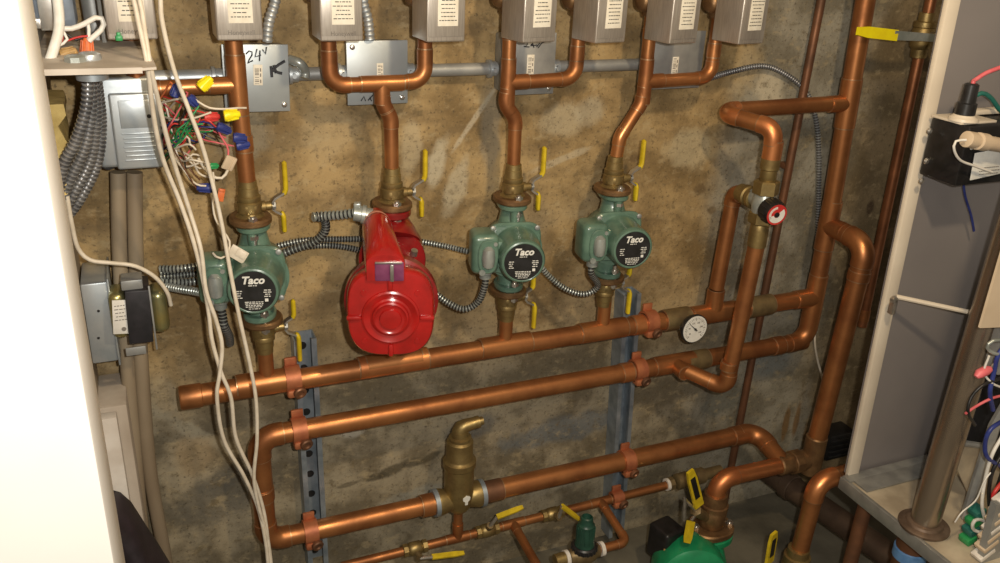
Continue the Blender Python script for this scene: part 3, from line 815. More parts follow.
# ------------------------------------------------------------------ the red pump
t = thing('circulator_pump', 'big glossy red pump, second from the left', 'pump', (X2, -O, pumpz[2]))
RY = -.30            # yaw of the motor axis towards the camera's left
TR = M.Translation((X2, -O, pumpz[2])) @ M.Rotation(RY, 4, 'Z')
q = MB(); q.T = TR
for s in (1, -1):
    q.T = TR @ (M.Identity(4) if s == 1 else M.Rotation(PI, 4, 'X'))
    q.oval((0, 0), .032, .037, .070, .0835, 30, 2.2, .003)
    q.tube([(0, 0, .074), (0, 0, .064), (0, -.004, .05), (0, -.02, .03)], [.026, .028, .038, .048], 22)
q.T = TR
q.lathe((0, .035, 0), (0,-1,0), [(0, .034), (.005, .050), (.02, .054), (.05, .054), (.058, .056), (.068, .057), (.070, .056)], 40)
q.lathe((0, -.085, -.042), (0,-1,0), [(0, .070), (.004, .077), (.022, .077), (.026, .070)], 48)
q.build('volute', REDD, t)
CZ = -.046
def facering(y, k, top=.088, c=CZ):
    """rounded face outline: round sides, flat foot, shoulders cut square at the top"""
    o = []
    pts = []
    for i in range(56):
        a = 2*PI*i/56; ca, sa = math.cos(a), math.sin(a)
        r = .0775
        if sa > 0: pw = 3.2
        else: pw = 2.9
        rx, rz = .0700, (.076 if sa > 0 else .075)
        o.append((math.copysign(abs(ca)**(2/pw), ca)*rx*k, y, c+math.copysign(abs(sa)**(2/pw), sa)*rz*k))
    return o
q = MB(); q.T = TR
prof = [(-.034, .74), (-.05, .80), (-.085, .89), (-.125, .955), (-.130, .995), (-.142, 1.0), (-.150, .985), (-.1535, .95), (-.1545, .88)]
rs = []
for y, k in prof: rs.append([q.v(p) for p in facering(y, k, c=CZ)])
q.rings(rs); q.build('motor_shell', RED, t)
# embossed rings and lugs of the end shield
q = MB(); q.T = TR
q.lathe((0, -.150, CZ-.004), (0,-1,0), [(0, .048), (.007, .046), (.0085, .043), (.0065, .038), (.005, .033), (.0065, .030), (.0115, .0285), (.0125, .026), (.010, .0225), (.010, .018), (.0135, .0165), (.0140, .010), (.0140, .002)], 44)
q.build('end_shield', RED, t)
q = MB(); q.T = TR
for i in range(4):
    a = PI/4*0+i*PI/2; r = .058
    q.box((r*math.cos(a), -.156, CZ-.004+r*math.sin(a)), (.024 if i % 2 == 0 else .008, .008, .008 if i % 2 == 0 else .022), bev=.003)
for i in range(4):
    a = PI/4+i*PI/2; q.lathe((.060*math.cos(a), -.153, CZ-.004+.060*math.sin(a)), (0,-1,0), [(0, .005), (.003, .0045)], 10)
q.build('lug', RED, t)
# terminal cover: sloping half-round hood on top
q = MB(); q.T = TR
def hood(y, z, r, hh):
    HX = -.028+(-y-.018)/.14*.021
    return [q.v((HX+r*math.cos(a), y, z+hh*math.sin(a))) for a in [PI*i/16 for i in range(17)]]+[q.v((HX-r, y, z-.030)), q.v((HX+r, y, z-.030))]
HX = -.008
rs = [hood(-.018, .056, .016, .026), hood(-.026, .060, .0215, .031), hood(-.050, .060, .0230, .031), hood(-.054, .060, .0250, .033), hood(-.063, .059, .0255, .033), hood(-.100, .053, .0275, .030), hood(-.130, .050, .0290, .024), hood(-.156, .047, .0305, .016), hood(-.160, .046, .0295, .013)]
q.rings(rs); q.build('terminal_hood', RED, t)
q = MB(); q.T = TR; rs = [hood(-.0425, .060, .0242, .0322), hood(-.0510, .060, .0250, .0330)]; q.rings(rs); q.build('tan_strap', mat('tan_strap', (.62,.30,.20), (.5,.2,.13), .5, .1), t)
q = MB(); q.T = TR; q.box((HX+.007, -.1555, .032), (.046, .012, .034), bev=.003); fr = q.build('terminal_opening', VIOLET, t)
q = MB(); q.T = TR; q.box((HX+.011, -.1625, .030), (.006, .004, .028), bev=.001); q.box((HX+.006, -.1618, .047), (.042, .004, .003), bev=.0005); q.build('bracket_tab', STEEL, fr)
q = MB(); q.T = TR; q.lathe((-.036, -.036, .081), (-1,0,.15), [(-.004, .012), (.006, .012), (.007, .016), (.013, .016), (.014, .0135), (.026, .0135), (.027, .010)], 18)
q.box((-.056, -.036, .097), (.012, .014, .012), bev=.002); q.build('cable_connector', SILVER, t)
q = MB(); q.T = TR
for x in (-.036, .036):
    q = MB(); q.T = TR; q.lathe((x, -.070, .024), (.2 if x > 0 else -.3, -.3, 1), [(0, .0065), (.010, .006)], 8); q.build('bolt', STEEL, t)

# ------------------------------------------------------------------ air separator
xs = W(459, 480).x; zc = ZH3+.002
t = thing('air_separator', 'brass air separator with elbow vent standing on the lower header', 'air separator', (xs, -O, zc-.03))
q = MB(); q.lathe((xs, -O, zc-.034), (0,0,1), [(0, .012), (.008, .020), (.022, .0285), (.044, .0305), (.112, .0300), (.116, .0335), (.128, .0335), (.131, .0285), (.134, .0270), (.172, .0265), (.176, .0225)], 34)
q.build('body', BRASS, t)
q = MB()
for s in (-1, 1):
    q = MB(); q.lathe((xs+s*.012, -O, zc), (s,0,0), [(0, .022), (.015, .0245), (.028, .0275), (.034, .0275)], 26); q.build('side_port', BRASS, t)
q = MB()
for s in (-1, 1):
    q = MB(); q.ring((xs+s*.050, -O, zc), (1,0,0), .021, .0285, .009, 28); q.build('union_washer', STRUT, t)
ze = zc+.142
q = MB(); q.lathe((xs, -O, ze), (0,0,1), [(0, .0225), (.006, .0225), (.008, .0175), (.020, .0165)], 26)
q.tube([(xs, -O, ze+.012), (xs, -O, ze+.020), (xs+.004, -O, ze+.027), (xs+.012, -O-.002, ze+.031), (xs+.034, -O-.004, ze+.035)], [.0165, .016, .0155, .0135, .0115], 20)
q.lathe((xs+.030, -O-.004, ze+.0345), (1,-.05,.15), [(0, .0125), (.008, .0125), (.009, .0085), (.016, .0085)], 14); q.build('vent_elbow', BRASS, t)
q = MB(); c = V((xs+.006, -O-.0312, zc+.012))
q.prism([c+V((-.008, 0, .008)), c+V((.0, 0, .013)), c+V((.008, 0, .008)), c+V((.0075, .001, .001)), c+V((.003, 0, -.002)), c+V((.003, .001, -.010)), c+V((-.003, .001, -.010)), c+V((-.003, 0, -.002)), c+V((-.0075, .001, .001))], (0, .006, 0)); q.build('white_tag', SILK, t)
q = MB(); q.cyl((xs, -O, zc-.036), (xs, -O, .206), .0095, 18); q.lathe((xs, -O, .226), (0,0,-1), [(0, .0115), (.020, .0115), (.021, .009)], 18); q.build('bottom_tube', COPPER, t)

# ------------------------------------------------------------------ thin fill line
ZF = .192; RF = .0095
zf = lambda x: .186+(x-.33)*.016
h = thing('fill_line_pipe', 'thin copper fill line along the bottom of the wall with four small tees', 'pipe', (.3, -O, .18))
MB().cyl((.27, -O, zf(.27)), (1.035, -O, zf(1.035)), RF, 16).build('pipe', COPPER, h)
tee(h, (xs, -O, zf(xs)), (1,0,0), (0,0,1), RF, RF, .026, .024)
xa = W(513, 527).x; xb_ = W(600, 506).x
pa = V((xa, -O, zf(xa))); pb = V((xb_, -O, zf(xb_)))
tee(h, pa, (1,0,.02), (0,-1,-.1), RF, RF, .026, .024); tee(h, pb, (1,0,.02), (.0,-1,-.1), RF, RF, .026, .024)
run(h, [pa, pa+V((.0, -.24, -.02))], RF)
pe = at(635, 540, .215); pe = V((pb.x+.005, pe.y, pe.z))
pv = at(609, 548.5, .215)
run(h, [pb, pe, V((pe.x-.075, pe.y, pe.z))], RF, .018)
def small_valve(lab, x, hd):
    p = V((x, -O, zf(x)))
    t = thing('ball_valve', lab, 'valve', p, 'small ball valves on the fill line')
    q = MB(); q.lathe(p-V((.026,0,0)), (1,0,.016), [(0, .0115), (.001, .014), (.010, .014), (.012, .0115), (.016, .015), (.036, .015), (.040, .0115), (.042, .014), (.051, .014), (.052, .0115)], 8); q.build('valve_body', BRASS, t)
    hd = V(hd).normalized(); s = p+hd*.026
    q = MB(); q.cyl(p+hd*.010, s, .0065, 14); q.lathe(s-hd*.003, hd, [(0, .008), (.006, .008)], 6); q.build('stem', BRASSD, t)
    return t, p, s
def lever(t, a, b, w=.012, th=.0035, slot=False, col=None, up=None):
    a, b = V(a), V(b); d = (b-a).normalized(); up = V(up or (0,-.4,1)); n = (up-d*up.dot(d)).normalized(); w_ = d.cross(n)
    q = MB(); o = []
    for s, u in ((-1, 0), (-1, .75), (-.7, 1), (.7, 1), (1, .75), (1, 0)): o.append(a+(b-a)*u+w_*(w/2*s)-n*th/2)
    q.prism(o, n*th); hn = q.build('handle', col or YEL, t)
    if slot:
        q = MB(); q.prism([a+(b-a)*u+w_*(w*.27*s)+n*th*.35 for s, u in ((-1, .25), (-1, .82), (1, .82), (1, .25))], n*th*.3); q.build('grip_slot', BLACK, hn)
    return hn
for lab, px, hd, ends in (
    ('leftmost small ball valve on the fill line, below the air separator', 415, (.1, -.8, -.15), ((432,557), (464,553))),
    ('small ball valve with raised yellow handle right of the air separator', 487, (.0, -.5, .8), ((497,517), (523,507))),
    ('small ball valve on the fill line left of the green relief cap', 552, (.1, -.8, .3), ((562,506), (579,519)))):
    py = 540-(px-456)*.234
    t, p, s = small_valve(lab, W(px, py).x, hd)
    of = -s.y
    a, b = at(*ends[0], of+.004), at(*ends[1], of+.006)
    q = MB(); q.tube([s, s.lerp(a, .5)+V((0,-.002,.002)), a], [.0045, .004, .004], 8); q.build('handle_shank', STEEL, t)
    lever(t, a, b, .011, .005)
h = thing('fill_line_pipe', 'brass union and short pipe at the right end of the fill line', 'pipe', (1.04, -O, .19))
q = MB(); q.lathe((1.03, -O, .199), (1,0,.03), [(0, .012), (.001, .016), (.012, .016), (.013, .014)], 8); q.lathe((1.05, -O, .2), (1,0,.03), [(0, .014), (.003, .019), (.03, .019), (.032, .015), (.05, .015), (.052, .019), (.075, .019), (.077, .014), (.125, .013)], 12); q.build('union', BRASSD, h)
q = MB(); q.ring((1.028, -O, .199), (1,0,0), .009, .0145, .008, 16); q.build('thread_tape', TAPE, h)

# green-capped regulator
rc = V((pe.x-.105, pe.y, pe.z)); 
t = thing('pressure_regulator', 'small brass regulator with dark green cap in front of the fill line', 'valve', (rc.x, rc.y, rc.z-.03))
q = MB(); q.lathe(rc-V((.034,0,0)), (1,0,0), [(0, .015), (.010, .016), (.014, .020), (.034, .024), (.054, .020), (.058, .016), (.068, .015)], 20); q.lathe(rc-V((0,0,.03)), (0,0,1), [(0, .016), (.02, .022), (.04, .021)], 20); q.build('valve_body', BRASSD, t)
q = MB(); q.lathe(rc+V((0,0,.008)), (0,0,1), [(0, .022), (.004, .026), (.014, .026), (.017, .023)], 26)
for i in range(18):
    a = 2*PI*i/18; q.box(rc+V((.0262*math.cos(a), .0262*math.sin(a), .017)), (.004, .004, .010), M.Rotation(a, 4, 'Z'), .001)
q.build('collar', BLACKM, t)
q = MB(); q.lathe(rc+V((0,0,.025)), (0,0,1), [(0, .021), (.010, .0195), (.050, .0175), (.052, .0155), (.056, .0135), (.068, .0125), (.070, .0100), (.062, .0085)], 26)
for i in range(12):
    a = 2*PI*i/12; q.box(rc+V((.0185*math.cos(a), .0185*math.sin(a), .052)), (.0025, .0025, .040), M.Rotation(a, 4, 'Z'), .0006)
q.build('green_cap', DKGREEN, t)
q = MB(); q.ring(rc+V((-.040,0,0)), (1,0,0), .011, .0165, .008, 18); q.build('thread_tape', TAPE, t)
q = MB(); q.ring(rc+V((.042,0,0)), (1,0,0), .008, .0155, .008, 18); q.build('thread_tape', TAPE, t)
q = MB(); q.cyl(rc+V((-.036,0,0)), rc+V((-.066,0,-.001)), .014, 18); q.build('brass_nipple', BRASS, t)

# ------------------------------------------------------------------ floor pipework at lower right
OG = .2
e0 = at(720, 479, OG)
h = thing('copper_pump_pipe', 'copper elbow from bright green pump across to the bronze union', 'pipe', (e0.x, -OG, .2), None)
run(h, [(1.262, -OG, .266), (e0.x-.002, -OG, .268), (e0.x-.004, -OG, .215)], RH, .034, COPPERB, COPPERB)
v0 = V((e0.x-.004, -OG, .228))
t = thing('isolation_valve', 'large bronze valve with two yellow handles on the bright green pump', 'valve', (v0.x, v0.y, .12))
q = MB(); q.lathe(v0, (0,0,-1), [(-.004, RH*1.05), (-.003, RH*1.35), (.022, RH*1.45), (.024, RH*1.65), (.034, RH*1.65), (.036, RH*1.45), (.044, RH*1.6), (.075, RH*1.6), (.083, RH*1.3)], 26); q.build('valve_body', BRONZE, t)
q = MB(); q.T = M.Translation((v0.x, v0.y, v0.z-.098)); q.oval((0, 0), .052, .046, 0, .016, 32, 2.3, .003); q.build('flange', BRONZE, t)
for s in (-1, 1):
    q = MB(); b0 = v0+V((s*.040, -.014 if s > 0 else 0, -.084)); q.lathe(b0, (0,0,1), [(0, .0085), (.008, .0085)], 6); q.cyl(b0-V((0,0,.04)), b0+V((0,0,.012)), .005, 10); q.build('flange_bolt', STEEL, t)
s0 = v0+V((-.030, -.012, -.055)); s1 = at(697, 512, .225)
q = MB(); q.tube([s0+V((.012,.008,0)), s1], .011, 14); q.lathe(s1, (s1-s0), [(0, .013), (.010, .013), (.012, .008)], 6); q.build('stem', BRASSD, t)
a = at(699, 506, .237); b = at(690, 471, .240)
lever(t, a, b, .024, .006, True, YEL, (.25, -1, -.2))
a2 = at(691, 521, .237); b2 = at(687, 543, .258)
lever(t, a2, b2, .022, .006, False, YEL, (.25, -1, .3))
q = MB(); q.tube([s1, at(690, 505, .236), at(685, 498, .236), at(684, 520, .236)], .004, 8); q.tube([s1, a2], .004, 8); q.build('handle_shank', STEEL, t)

gc0 = V((v0.x-.070, -OG-.040, .078))
t = thing('circulator_pump', 'bright green pump near the floor, cut off by the photo edge', 'pump', (gc0.x, gc0.y, 0))
q = MB(); q.T = M.Translation((v0.x, v0.y, v0.z-.118)); q.oval((0, 0), .052, .046, 0, .018, 32, 2.3, .003)
q.T = None
q.tube([(v0.x, v0.y, .125), (v0.x-.006, v0.y-.004, .105), (v0.x-.022, v0.y-.022, .08), (v0.x-.045, v0.y-.04, .05)], [.036, .036, .05, .065], 24)
gv = q.build('volute', GGREEN, t)
q = MB(); q.lathe(gc0+V((.012, .045, -.012)), V((-.35, -1, .1)), [(-.012, .05), (0, .072), (.02, .080), (.075, .080), (.085, .077), (.092, .066)], 32); q.build('motor_housing', GGREEN, t)
gm = gc0+V((.012, .045, -.012))+V((-.35, -1, .1)).normalized()*.092
q = MB(); q.lathe(gm, V((-.35, -1, .1)), [(-.004, .030), (.004, .030), (.005, .026), (.002, .024)], 26); q.build('vent_plug', BLACK, t)
bx = at(672, 545, .215)
q = MB(); q.box((bx.x+.004, bx.y+.03, bx.z-.012), (.058, .06, .085), M.Rotation(.2, 4, 'Z'), .008, 4); cb = q.build('control_box', BLACK, t)
q = MB(); q.box((bx.x-.013, bx.y+.001, bx.z-.03), (.014, .004, .05), M.Rotation(.2, 4, 'Z'), .001); q.build('tan_label', TAN, cb)
q = MB(); q.tube([(gc0.x+.03, gc0.y+.03, .05), (gc0.x+.03, gc0.y+.04, .0)], .032, 20); q.build('pump_foot', GGREEN, t)

# pipe dropping in front of the boiler base, with its own valve
OD = .35
d0 = at(816, 483, OD)
h = thing('copper_drop_pipe', 'copper elbow dropping beside the grey tray corner to a bronze valve', 'pipe', (d0.x, -OD, .12))
run(h, [(1.52, -OD, d0.z+.010), (d0.x+.004, -OD, d0.z+.004), (d0.x-.006, -OD, .11)], RH*.98, .036, COPPER, COPPERB)
v1 = V((d0.x-.007, -OD, .165))
t = thing('isolation_valve', 'bronze valve with yellow handle under the dropping copper elbow', 'valve', (v1.x, v1.y, .03))
q = MB(); q.lathe(v1, (0,0,-1), [(0, RH*1.0), (.001, RH*1.2), (.018, RH*1.25), (.020, RH*1.5), (.034, RH*1.5), (.036, RH*1.3), (.044, RH*1.55), (.085, RH*1.55), (.095, RH*1.2), (.165, RH*1.1)], 26); q.build('valve_body', BRASS, t)
s1 = v1+V((-.052, -.012, -.055)); q = MB(); q.tube([v1+V((-.02, 0, -.055)), s1], .010, 14); q.build('stem', BRASSD, t)
a = at(769, 563, OD+.02); b = at(774, 533, OD+.024)
lever(t, a, b, .026, .006, True, YEL, (.35, -1, -.2))

h = thing('dark_return_pipe', 'fat dull brown pipe running along the floor under the grey tray', 'pipe', (1.4, -.2, .05))
q = MB(); q.cyl((1.375, -.03, .115), (1.465, -.62, .115), .030, 24, .002)
FATP = mat('dull_brown_iron', (.135,.09,.06), (.085,.055,.038), .5, .4, 18, .08, 60)
q.build('pipe', FATP, h)
q = MB(); q.cyl((1.385, -.10, .115), (1.389, -.125, .115), .034, 24, .002); q.build('coupling', FATP, h)
q = MB(); q.box((1.455, -.55, .0425), (.06, .05, .085), bev=.004); q.build('support_block', FLOORM, h)
lt = at(864, 512, .46); lb = at(852, 563, .46)
h = thing('thin_drop_pipe', 'thin brown copper pipe standing under the grey tray edge', 'pipe', (lb.x, -.46, 0))
q = MB(); q.cyl((lt.x, -.46, .393), (lt.x-.006, -.46, .0), .0140, 18); q.build('pipe', COPPERD, h)
q = MB(); q.ring((lt.x-.005, -.46, .10), (0,0,1), .0135, .0175, .02); q.build('collar', SILVER, h)
bp = at(910, 552, .56)
h = thing('blue_taped_pipe', 'brown pipe stub with light blue tape just below the tray', 'pipe', (bp.x, bp.y, 0))
q = MB(); q.cyl((bp.x, bp.y, 0), (bp.x, bp.y, .37), .028, 26); q.build('pipe', COPPERD, h)
q = MB(); q.cyl((bp.x, bp.y, bp.z-.012), (bp.x, bp.y, bp.z+.012), .0305, 28, .002); q.build('tape_band', BLUEL, h)

# thin pipes on the wall
a, b = at(822, 0, .03), at(741, 422, .03)
h = thing('thin_wall_pipe', 'thin brown pipe close to the wall behind the mixing valve', 'pipe', (b.x, -.03, b.z), 'thin copper wall pipes')
q = MB(); q.cyl(a+(a-b)*1.1, V((b.x-.01, -.03, b.z-.35)), .0088, 16); q.build('pipe', COPPERD, h)
q = MB(); q.box((a.lerp(b, .35).x, -.012, a.lerp(b, .35).z), (.016, .024, .012), bev=.002); q.build('pipe_hook', COPPERD, h)
OT = .06
a, b = at(931, 0, OT), at(862, 326, OT); c = at(918, 52, OT)
h = thing('thin_wall_pipe', 'thin copper pipe with yellow-handled valve beside the white boiler edge', 'pipe', (b.x, -OT, b.z))
q = MB(); q.cyl(a+(a-b)*1.0, b, .0115, 18); q.build('pipe', mat('dark_copper', (.42,.17,.075), (.25,.10,.045), .42, .75, 20, .05, 60), h)
q = MB(); q.lathe(b+(a-b)*.06, b-a, [(0, .0128), (.03, .0128)], 16); q.build('end_coupling', COPPER, h)
q = MB(); 
for s, e in ((.14, .03),): pass
for u in (.75,): q.box((a.lerp(b, u).x, -OT/2, a.lerp(b, u).z), (.012, OT-.004, .010), bev=.002)
q.build('pipe_hook', COPPERD, h)
vv = at(922.5, 36, OT); dd = (a-b).normalized()
t = thing('ball_valve', 'brass ball valve with long yellow lever on the thin right-hand pipe', 'valve', vv-dd*.05)
q = MB(); q.lathe(vv-dd*.045, dd, [(0, .0125), (.001, .016), (.018, .017), (.022, .021), (.030, .023), (.055, .023), (.062, .020), (.064, .0225), (.074, .0225), (.076, .016), (.092, .0155), (.093, .0125)], 22); q.build('valve_body', BRASS, t)
s = vv+V((-.004, -.066, .004)); q = MB(); q.cyl(vv, s, .010, 16); q.lathe(s, (-.2,-1,0), [(0, .010), (.006, .010), (.008, .006)], 6); q.build('stem', STEEL, t)
la, lb2 = at(905, 36.5, .132), at(857.5, 31, .136)
q = MB(); q.prism([s+V((0,0,.007)), la.lerp(lb2, .25)+V((0,0,.009)), la.lerp(lb2, .25)+V((0,0,-.009)), s+V((0,0,-.007))], (0, -.003, 0)); q.build('lever', SILVER, t)
lever(t, la.lerp(lb2, .18), lb2, .021, .0065, False, YELN, (.0, -1, .1))
bk = at(838, 447, .055)
t = thing('black_bracket_box', 'black ribbed plastic box on the wall behind the boiler corner', 'box', (bk.x, 0, bk.z-.04))
q = MB(); q.box((bk.x+.01, -.028, bk.z), (.085, .056, .075), bev=.004); q.build('case', BLACK, t)
q = MB()
for i in range(4): q.box((bk.x+.01, -.058, bk.z-.024+i*.016), (.080, .008, .006), bev=.0015)
q.build('rib', BLACKM, t)

# ------------------------------------------------------------------ boiler cabinet on the right
YP = -.42
bo = thing('boiler_cabinet', 'open grey boiler cabinet with white edge, standing at right', 'boiler', (1.5, -.7, 0))
q = MB(); q.prism([(1.222, YP+.016, .395), (1.192, YP+.016, 1.36), (1.98, YP+.016, 1.36), (1.98, YP+.016, .395)], (0, -.012, 0)); q.build('side_panel', PANEL, bo)
q = MB(); q.T = M.Translation((1.212, YP-.001, .40)) @ M.Rotation(-.033, 4, 'Y'); q.box((.013, 0, .46), (.027, .010, .95), bev=.002); q.build('edge_frame', PANELW, bo)
q = MB()
for px, py in ((929, 131), (926, 161), (921, 181)): q.lathe(at(px, py, -YP+.024), (0,-1,0), [(0, .0055), (.002, .0055), (.004, .003)], 10)
q.build('screw', STEEL, bo)
ty1 = -.93
q = MB(); q.box((1.56, (YP+ty1)/2, .392), (.72, YP-ty1, .012), bev=.001); q.build('tray', TRAYM, bo)
q = MB(); q.box((1.199, (YP+ty1)/2-.006, .388), (.008, YP-ty1+.01, .026), bev=.001); q.box((1.56, YP-.012, .4005), (.72, .02, .006), bev=.001); q.build('tray_lip', TRAYL, bo)
q = MB(); q.box((1.36, YP-.035, .4012), (.30, .045, .004), bev=.001); q.build('folded_flange', TRAYL, bo)
for x, y in ((1.62, -.48), (1.88, -.48), (1.62, -.88), (1.88, -.88)):
    q = MB(); q.box((x, y, .193), (.04, .04, .386), bev=.003); q.build('leg', GALVD, bo)
q = MB(); fa, fb = at(896, 296.5, -YP+.026), at(957, 309.5, .50)
q.tube([fa, fb, fb+(fb-fa)*.6], .0042, 8); q.build('stay_rod', PANELW, bo)
q = MB(); q.lathe(fa+V((-.006,0,-.004)), (0,-1,0), [(0, .007), (.006, .006)], 8); q.box(fa+V((-.002,0,-.018)), (.008, .012, .03), bev=.002); q.build('rod_clip', STEEL, bo)

fx, fy = 1.236, -.590
t = thing('flue_pipe', 'thick dull steel pipe standing on a round flange on the tray', 'pipe', (fx, fy, .4))
q = MB(); q.cyl((fx, fy, .400), (fx+.012, fy, 1.25), .0250, 32); q.build('tube', FLUE, t)
q = MB(); q.lathe((fx, fy, .3985), (0,0,1), [(0, .0425), (.002, .044), (.006, .044), (.008, .041), (.009, .033), (.013, .031), (.015, .025)], 36); q.build('floor_flange', mat('rusty_flange', (.20,.14,.10), (.12,.08,.055), .5, .5, 40, .1, 90), t)

t = thing('igniter_box', 'black igniter box with a stubby cable connector on the grey panel', 'transformer', (1.27, -.46, 1.0))
ia, ib = at(926, 178, .455), at(936, 120, .455)
zt = ib.z; zb = ia.z
q = MB(); q.box((1.33, -.47, (zt+zb)/2), (.22 if 0 else .265, .075, zt-zb), bev=.004); q.build('case', BLACK, t)
q = MB(); q.box((1.232, -.464, zt+.002), (.078, .060, .004), bev=.001); q.box((1.31, -.44, zt+.006), (.10, .02, .008), bev=.002); q.build('mounting_plate', PANELW, t)
cp = atz(963, 120, zt+.004)
q = MB(); q.lathe(cp, (.0,0,1), [(0, .023), (.004, .022), (.007, .017), (.009, .016)], 26); q.build('white_insulator', PANELW, t)
q = MB(); q.lathe(cp+V((0,0,.010)), (0,0,1), [(0, .0155), (.017, .0150), (.0185, .0120), (.046, .0110), (.048, .008)], 22); q.build('connector_boot', BLACKM, t)
q = MB(); q.box(at(990, 163, .512), (.075, .002, .045), M.Rotation(-.1, 4, 'Y'), .0005); lbx = q.build('white_label', SILK, t)
q = MB(); q.box(at(983, 143, .512), (.05, .002, .018), bev=.0005); q.build('small_label', SILK, t)
q = MB(); c = at(990, 168, .514); print_lines(q, c.x, c.y, c.z-.012, c.z+.004, .05, 3, 11); q.build('label_print', INKG, lbx)
ct = cp+V((0, 0, .056))
def cable(name, lab, cat, pts, r, mt, group=None, seg=10, step=.008):
    q = MB(); q.tube(spline(pts, step), r, seg)
    return tag(q.build(name, mt), lab, cat, group)
cable('ignition_cable', 'red ignition cable rising from black connector on the igniter box', 'cable', [ct-V((0,0,.012)), ct+V((.002,0,.006)), at(974, 81, .475), at(986, 73, .48), at(1010, 64, .49)], .0034, PINK)
cable('ground_wire', 'dark green wire beside the igniter connector', 'wire', [at(972, 98, .45), at(982, 93, .455), at(991, 98, .46), at(1000, 110, .465), at(1012, 118, .465)], .0038, TEAL)
t = thing('cable_gland', 'cream cable fitting in front of igniter box', 'cable fitting', at(985, 142, .535))
ga, gb = at(966, 139, .53), at(1012, 147, .53)
q = MB(); q.lathe(ga, gb-ga, [(0, .010), (.001, .0125), (.018, .0125), (.019, .010), (.026, .010), (.027, .0135), (.045, .0135), (.046, .011), (.10, .011)], 18); q.build('body', CREAM, t)
cable('thin_white_wire', 'thin white wire looping over the black igniter box', 'wire', [at(966, 140, .535), at(956, 141, .53), at(954, 149, .53), at(960, 160, .525), at(975, 166, .525), at(992, 172, .525)], .0020, WHITE)
cable('thin_blue_wire', 'thin blue wire hanging below the igniter box on grey panel', 'wire', [at(963, 176, .455), at(965, 195, .445), at(971, 215, .44), at(974, 231, .437)], .0022, BLUE)

t = thing('dark_backing', 'dark burner box with tubes, added behind the wires at the right edge', 'backing', (1.47, -.53, .4))  # dark box with tubes, added as a dark background for the wires
q = MB(); q.box((1.58, -.52, .60), (.26, .14, .40), bev=.006); q.build('housing', BLACKM, t)
for i in range(4):
    q = MB(); q.cyl((1.43, -.60-.004*i, .49+i*.075), (1.70, -.60, .485+i*.08), .013, 14); q.build('gas_tube', COPPERD if i % 2 else GALVD, t)
q = MB(); q.box((1.46, -.605, .70), (.012, .02, .18), bev=.002); q.build('bracket', TRAYL, t)
cb = thing('control_module', 'cream control board at right edge, in front of the flue pipe', 'control box', at(1000, 330, .66))
ca, cb_, cc = at(978, 327, .66), at(1001, 172, .66), at(1012, 338, .70)
q = MB(); x0 = ca.x; q.prism([(x0, -.66, ca.z), (x0+.001, -.66, cb_.z+.05), (x0+.32, -.66, cb_.z+.05), (x0+.32, -.66, ca.z-.03), (x0+.1, -.66, ca.z-.012)], (0, -.004, 0)); q.build('cover', CREAM, cb)
q = MB(); q.box((x0+.18, -.642, (ca.z+cb_.z)/2+.02), (.24, .034, cb_.z-ca.z-.02), bev=.004); q.build('backing_box', GALVD, cb)
q = MB(); q.box((x0+.20, -.63, ca.z-.06), (.20, .03, .10), bev=.003); q.build('chassis', GALVD, cb)
q = MB(); q.tube([(x0+.2, -.63, ca.z-.10), (x0+.2, -.60, .6), (x0+.2, -.60, .40)], .01, 8); q.build('stand', GALVD, cb)
# wires and terminal strips at the lower right
R_ = lambda px, py, o=.66: at(px, py, o)
t = thing('terminal_strip', 'row of beige plug connectors at the lower right edge', 'connector', R_(990, 545), None)
for i in range(7):
    p = R_(983+i*3.5, 552-i*9, .69)
    q = MB(); q.box(p, (.034, .022, .010), M.Rotation(-.5, 4, 'Y'), .002); q.build('plug', CREAM if i % 3 else TAPE, t)
q = MB(); q.prism([R_(981, 566, .70), R_(997, 505, .70), R_(1016, 503, .70), R_(1016, 575, .70)], (0, .012, 0)); q.build('board', LGREEN if 0 else GALVD, t)
t = thing('green_terminal_block', 'green terminal block with yellow tab near the bottom right corner', 'connector', R_(975, 540))
for i in range(4):
    q = MB(); q.box(R_(968+i*3, 538-i*9, .65), (.022, .022, .014), M.Rotation(-.3, 4, 'Y'), .002); q.build('terminal', TEAL if i % 2 else LGREEN, t)
q = MB(); q.box(R_(974, 552, .655), (.014, .012, .014), M.Rotation(.4, 4, 'Y'), .002); q.build('yellow_tab', YELN, t)
t = thing('grey_bracket', 'grey sheet metal bracket on the tray behind the wires', 'bracket', R_(965, 480, .6))
q = MB(); q.prism([R_(958, 442, .56), R_(985, 446, .56), R_(1000, 470, .56), R_(990, 540, .56), R_(958, 470, .56)], (0, .004, 0)); q.build('sheet', TRAYM, t)
q = MB(); q.tube([R_(950, 441, .57), R_(990, 447, .57)], .006, 8); q.build('rolled_edge', GALVD, t)
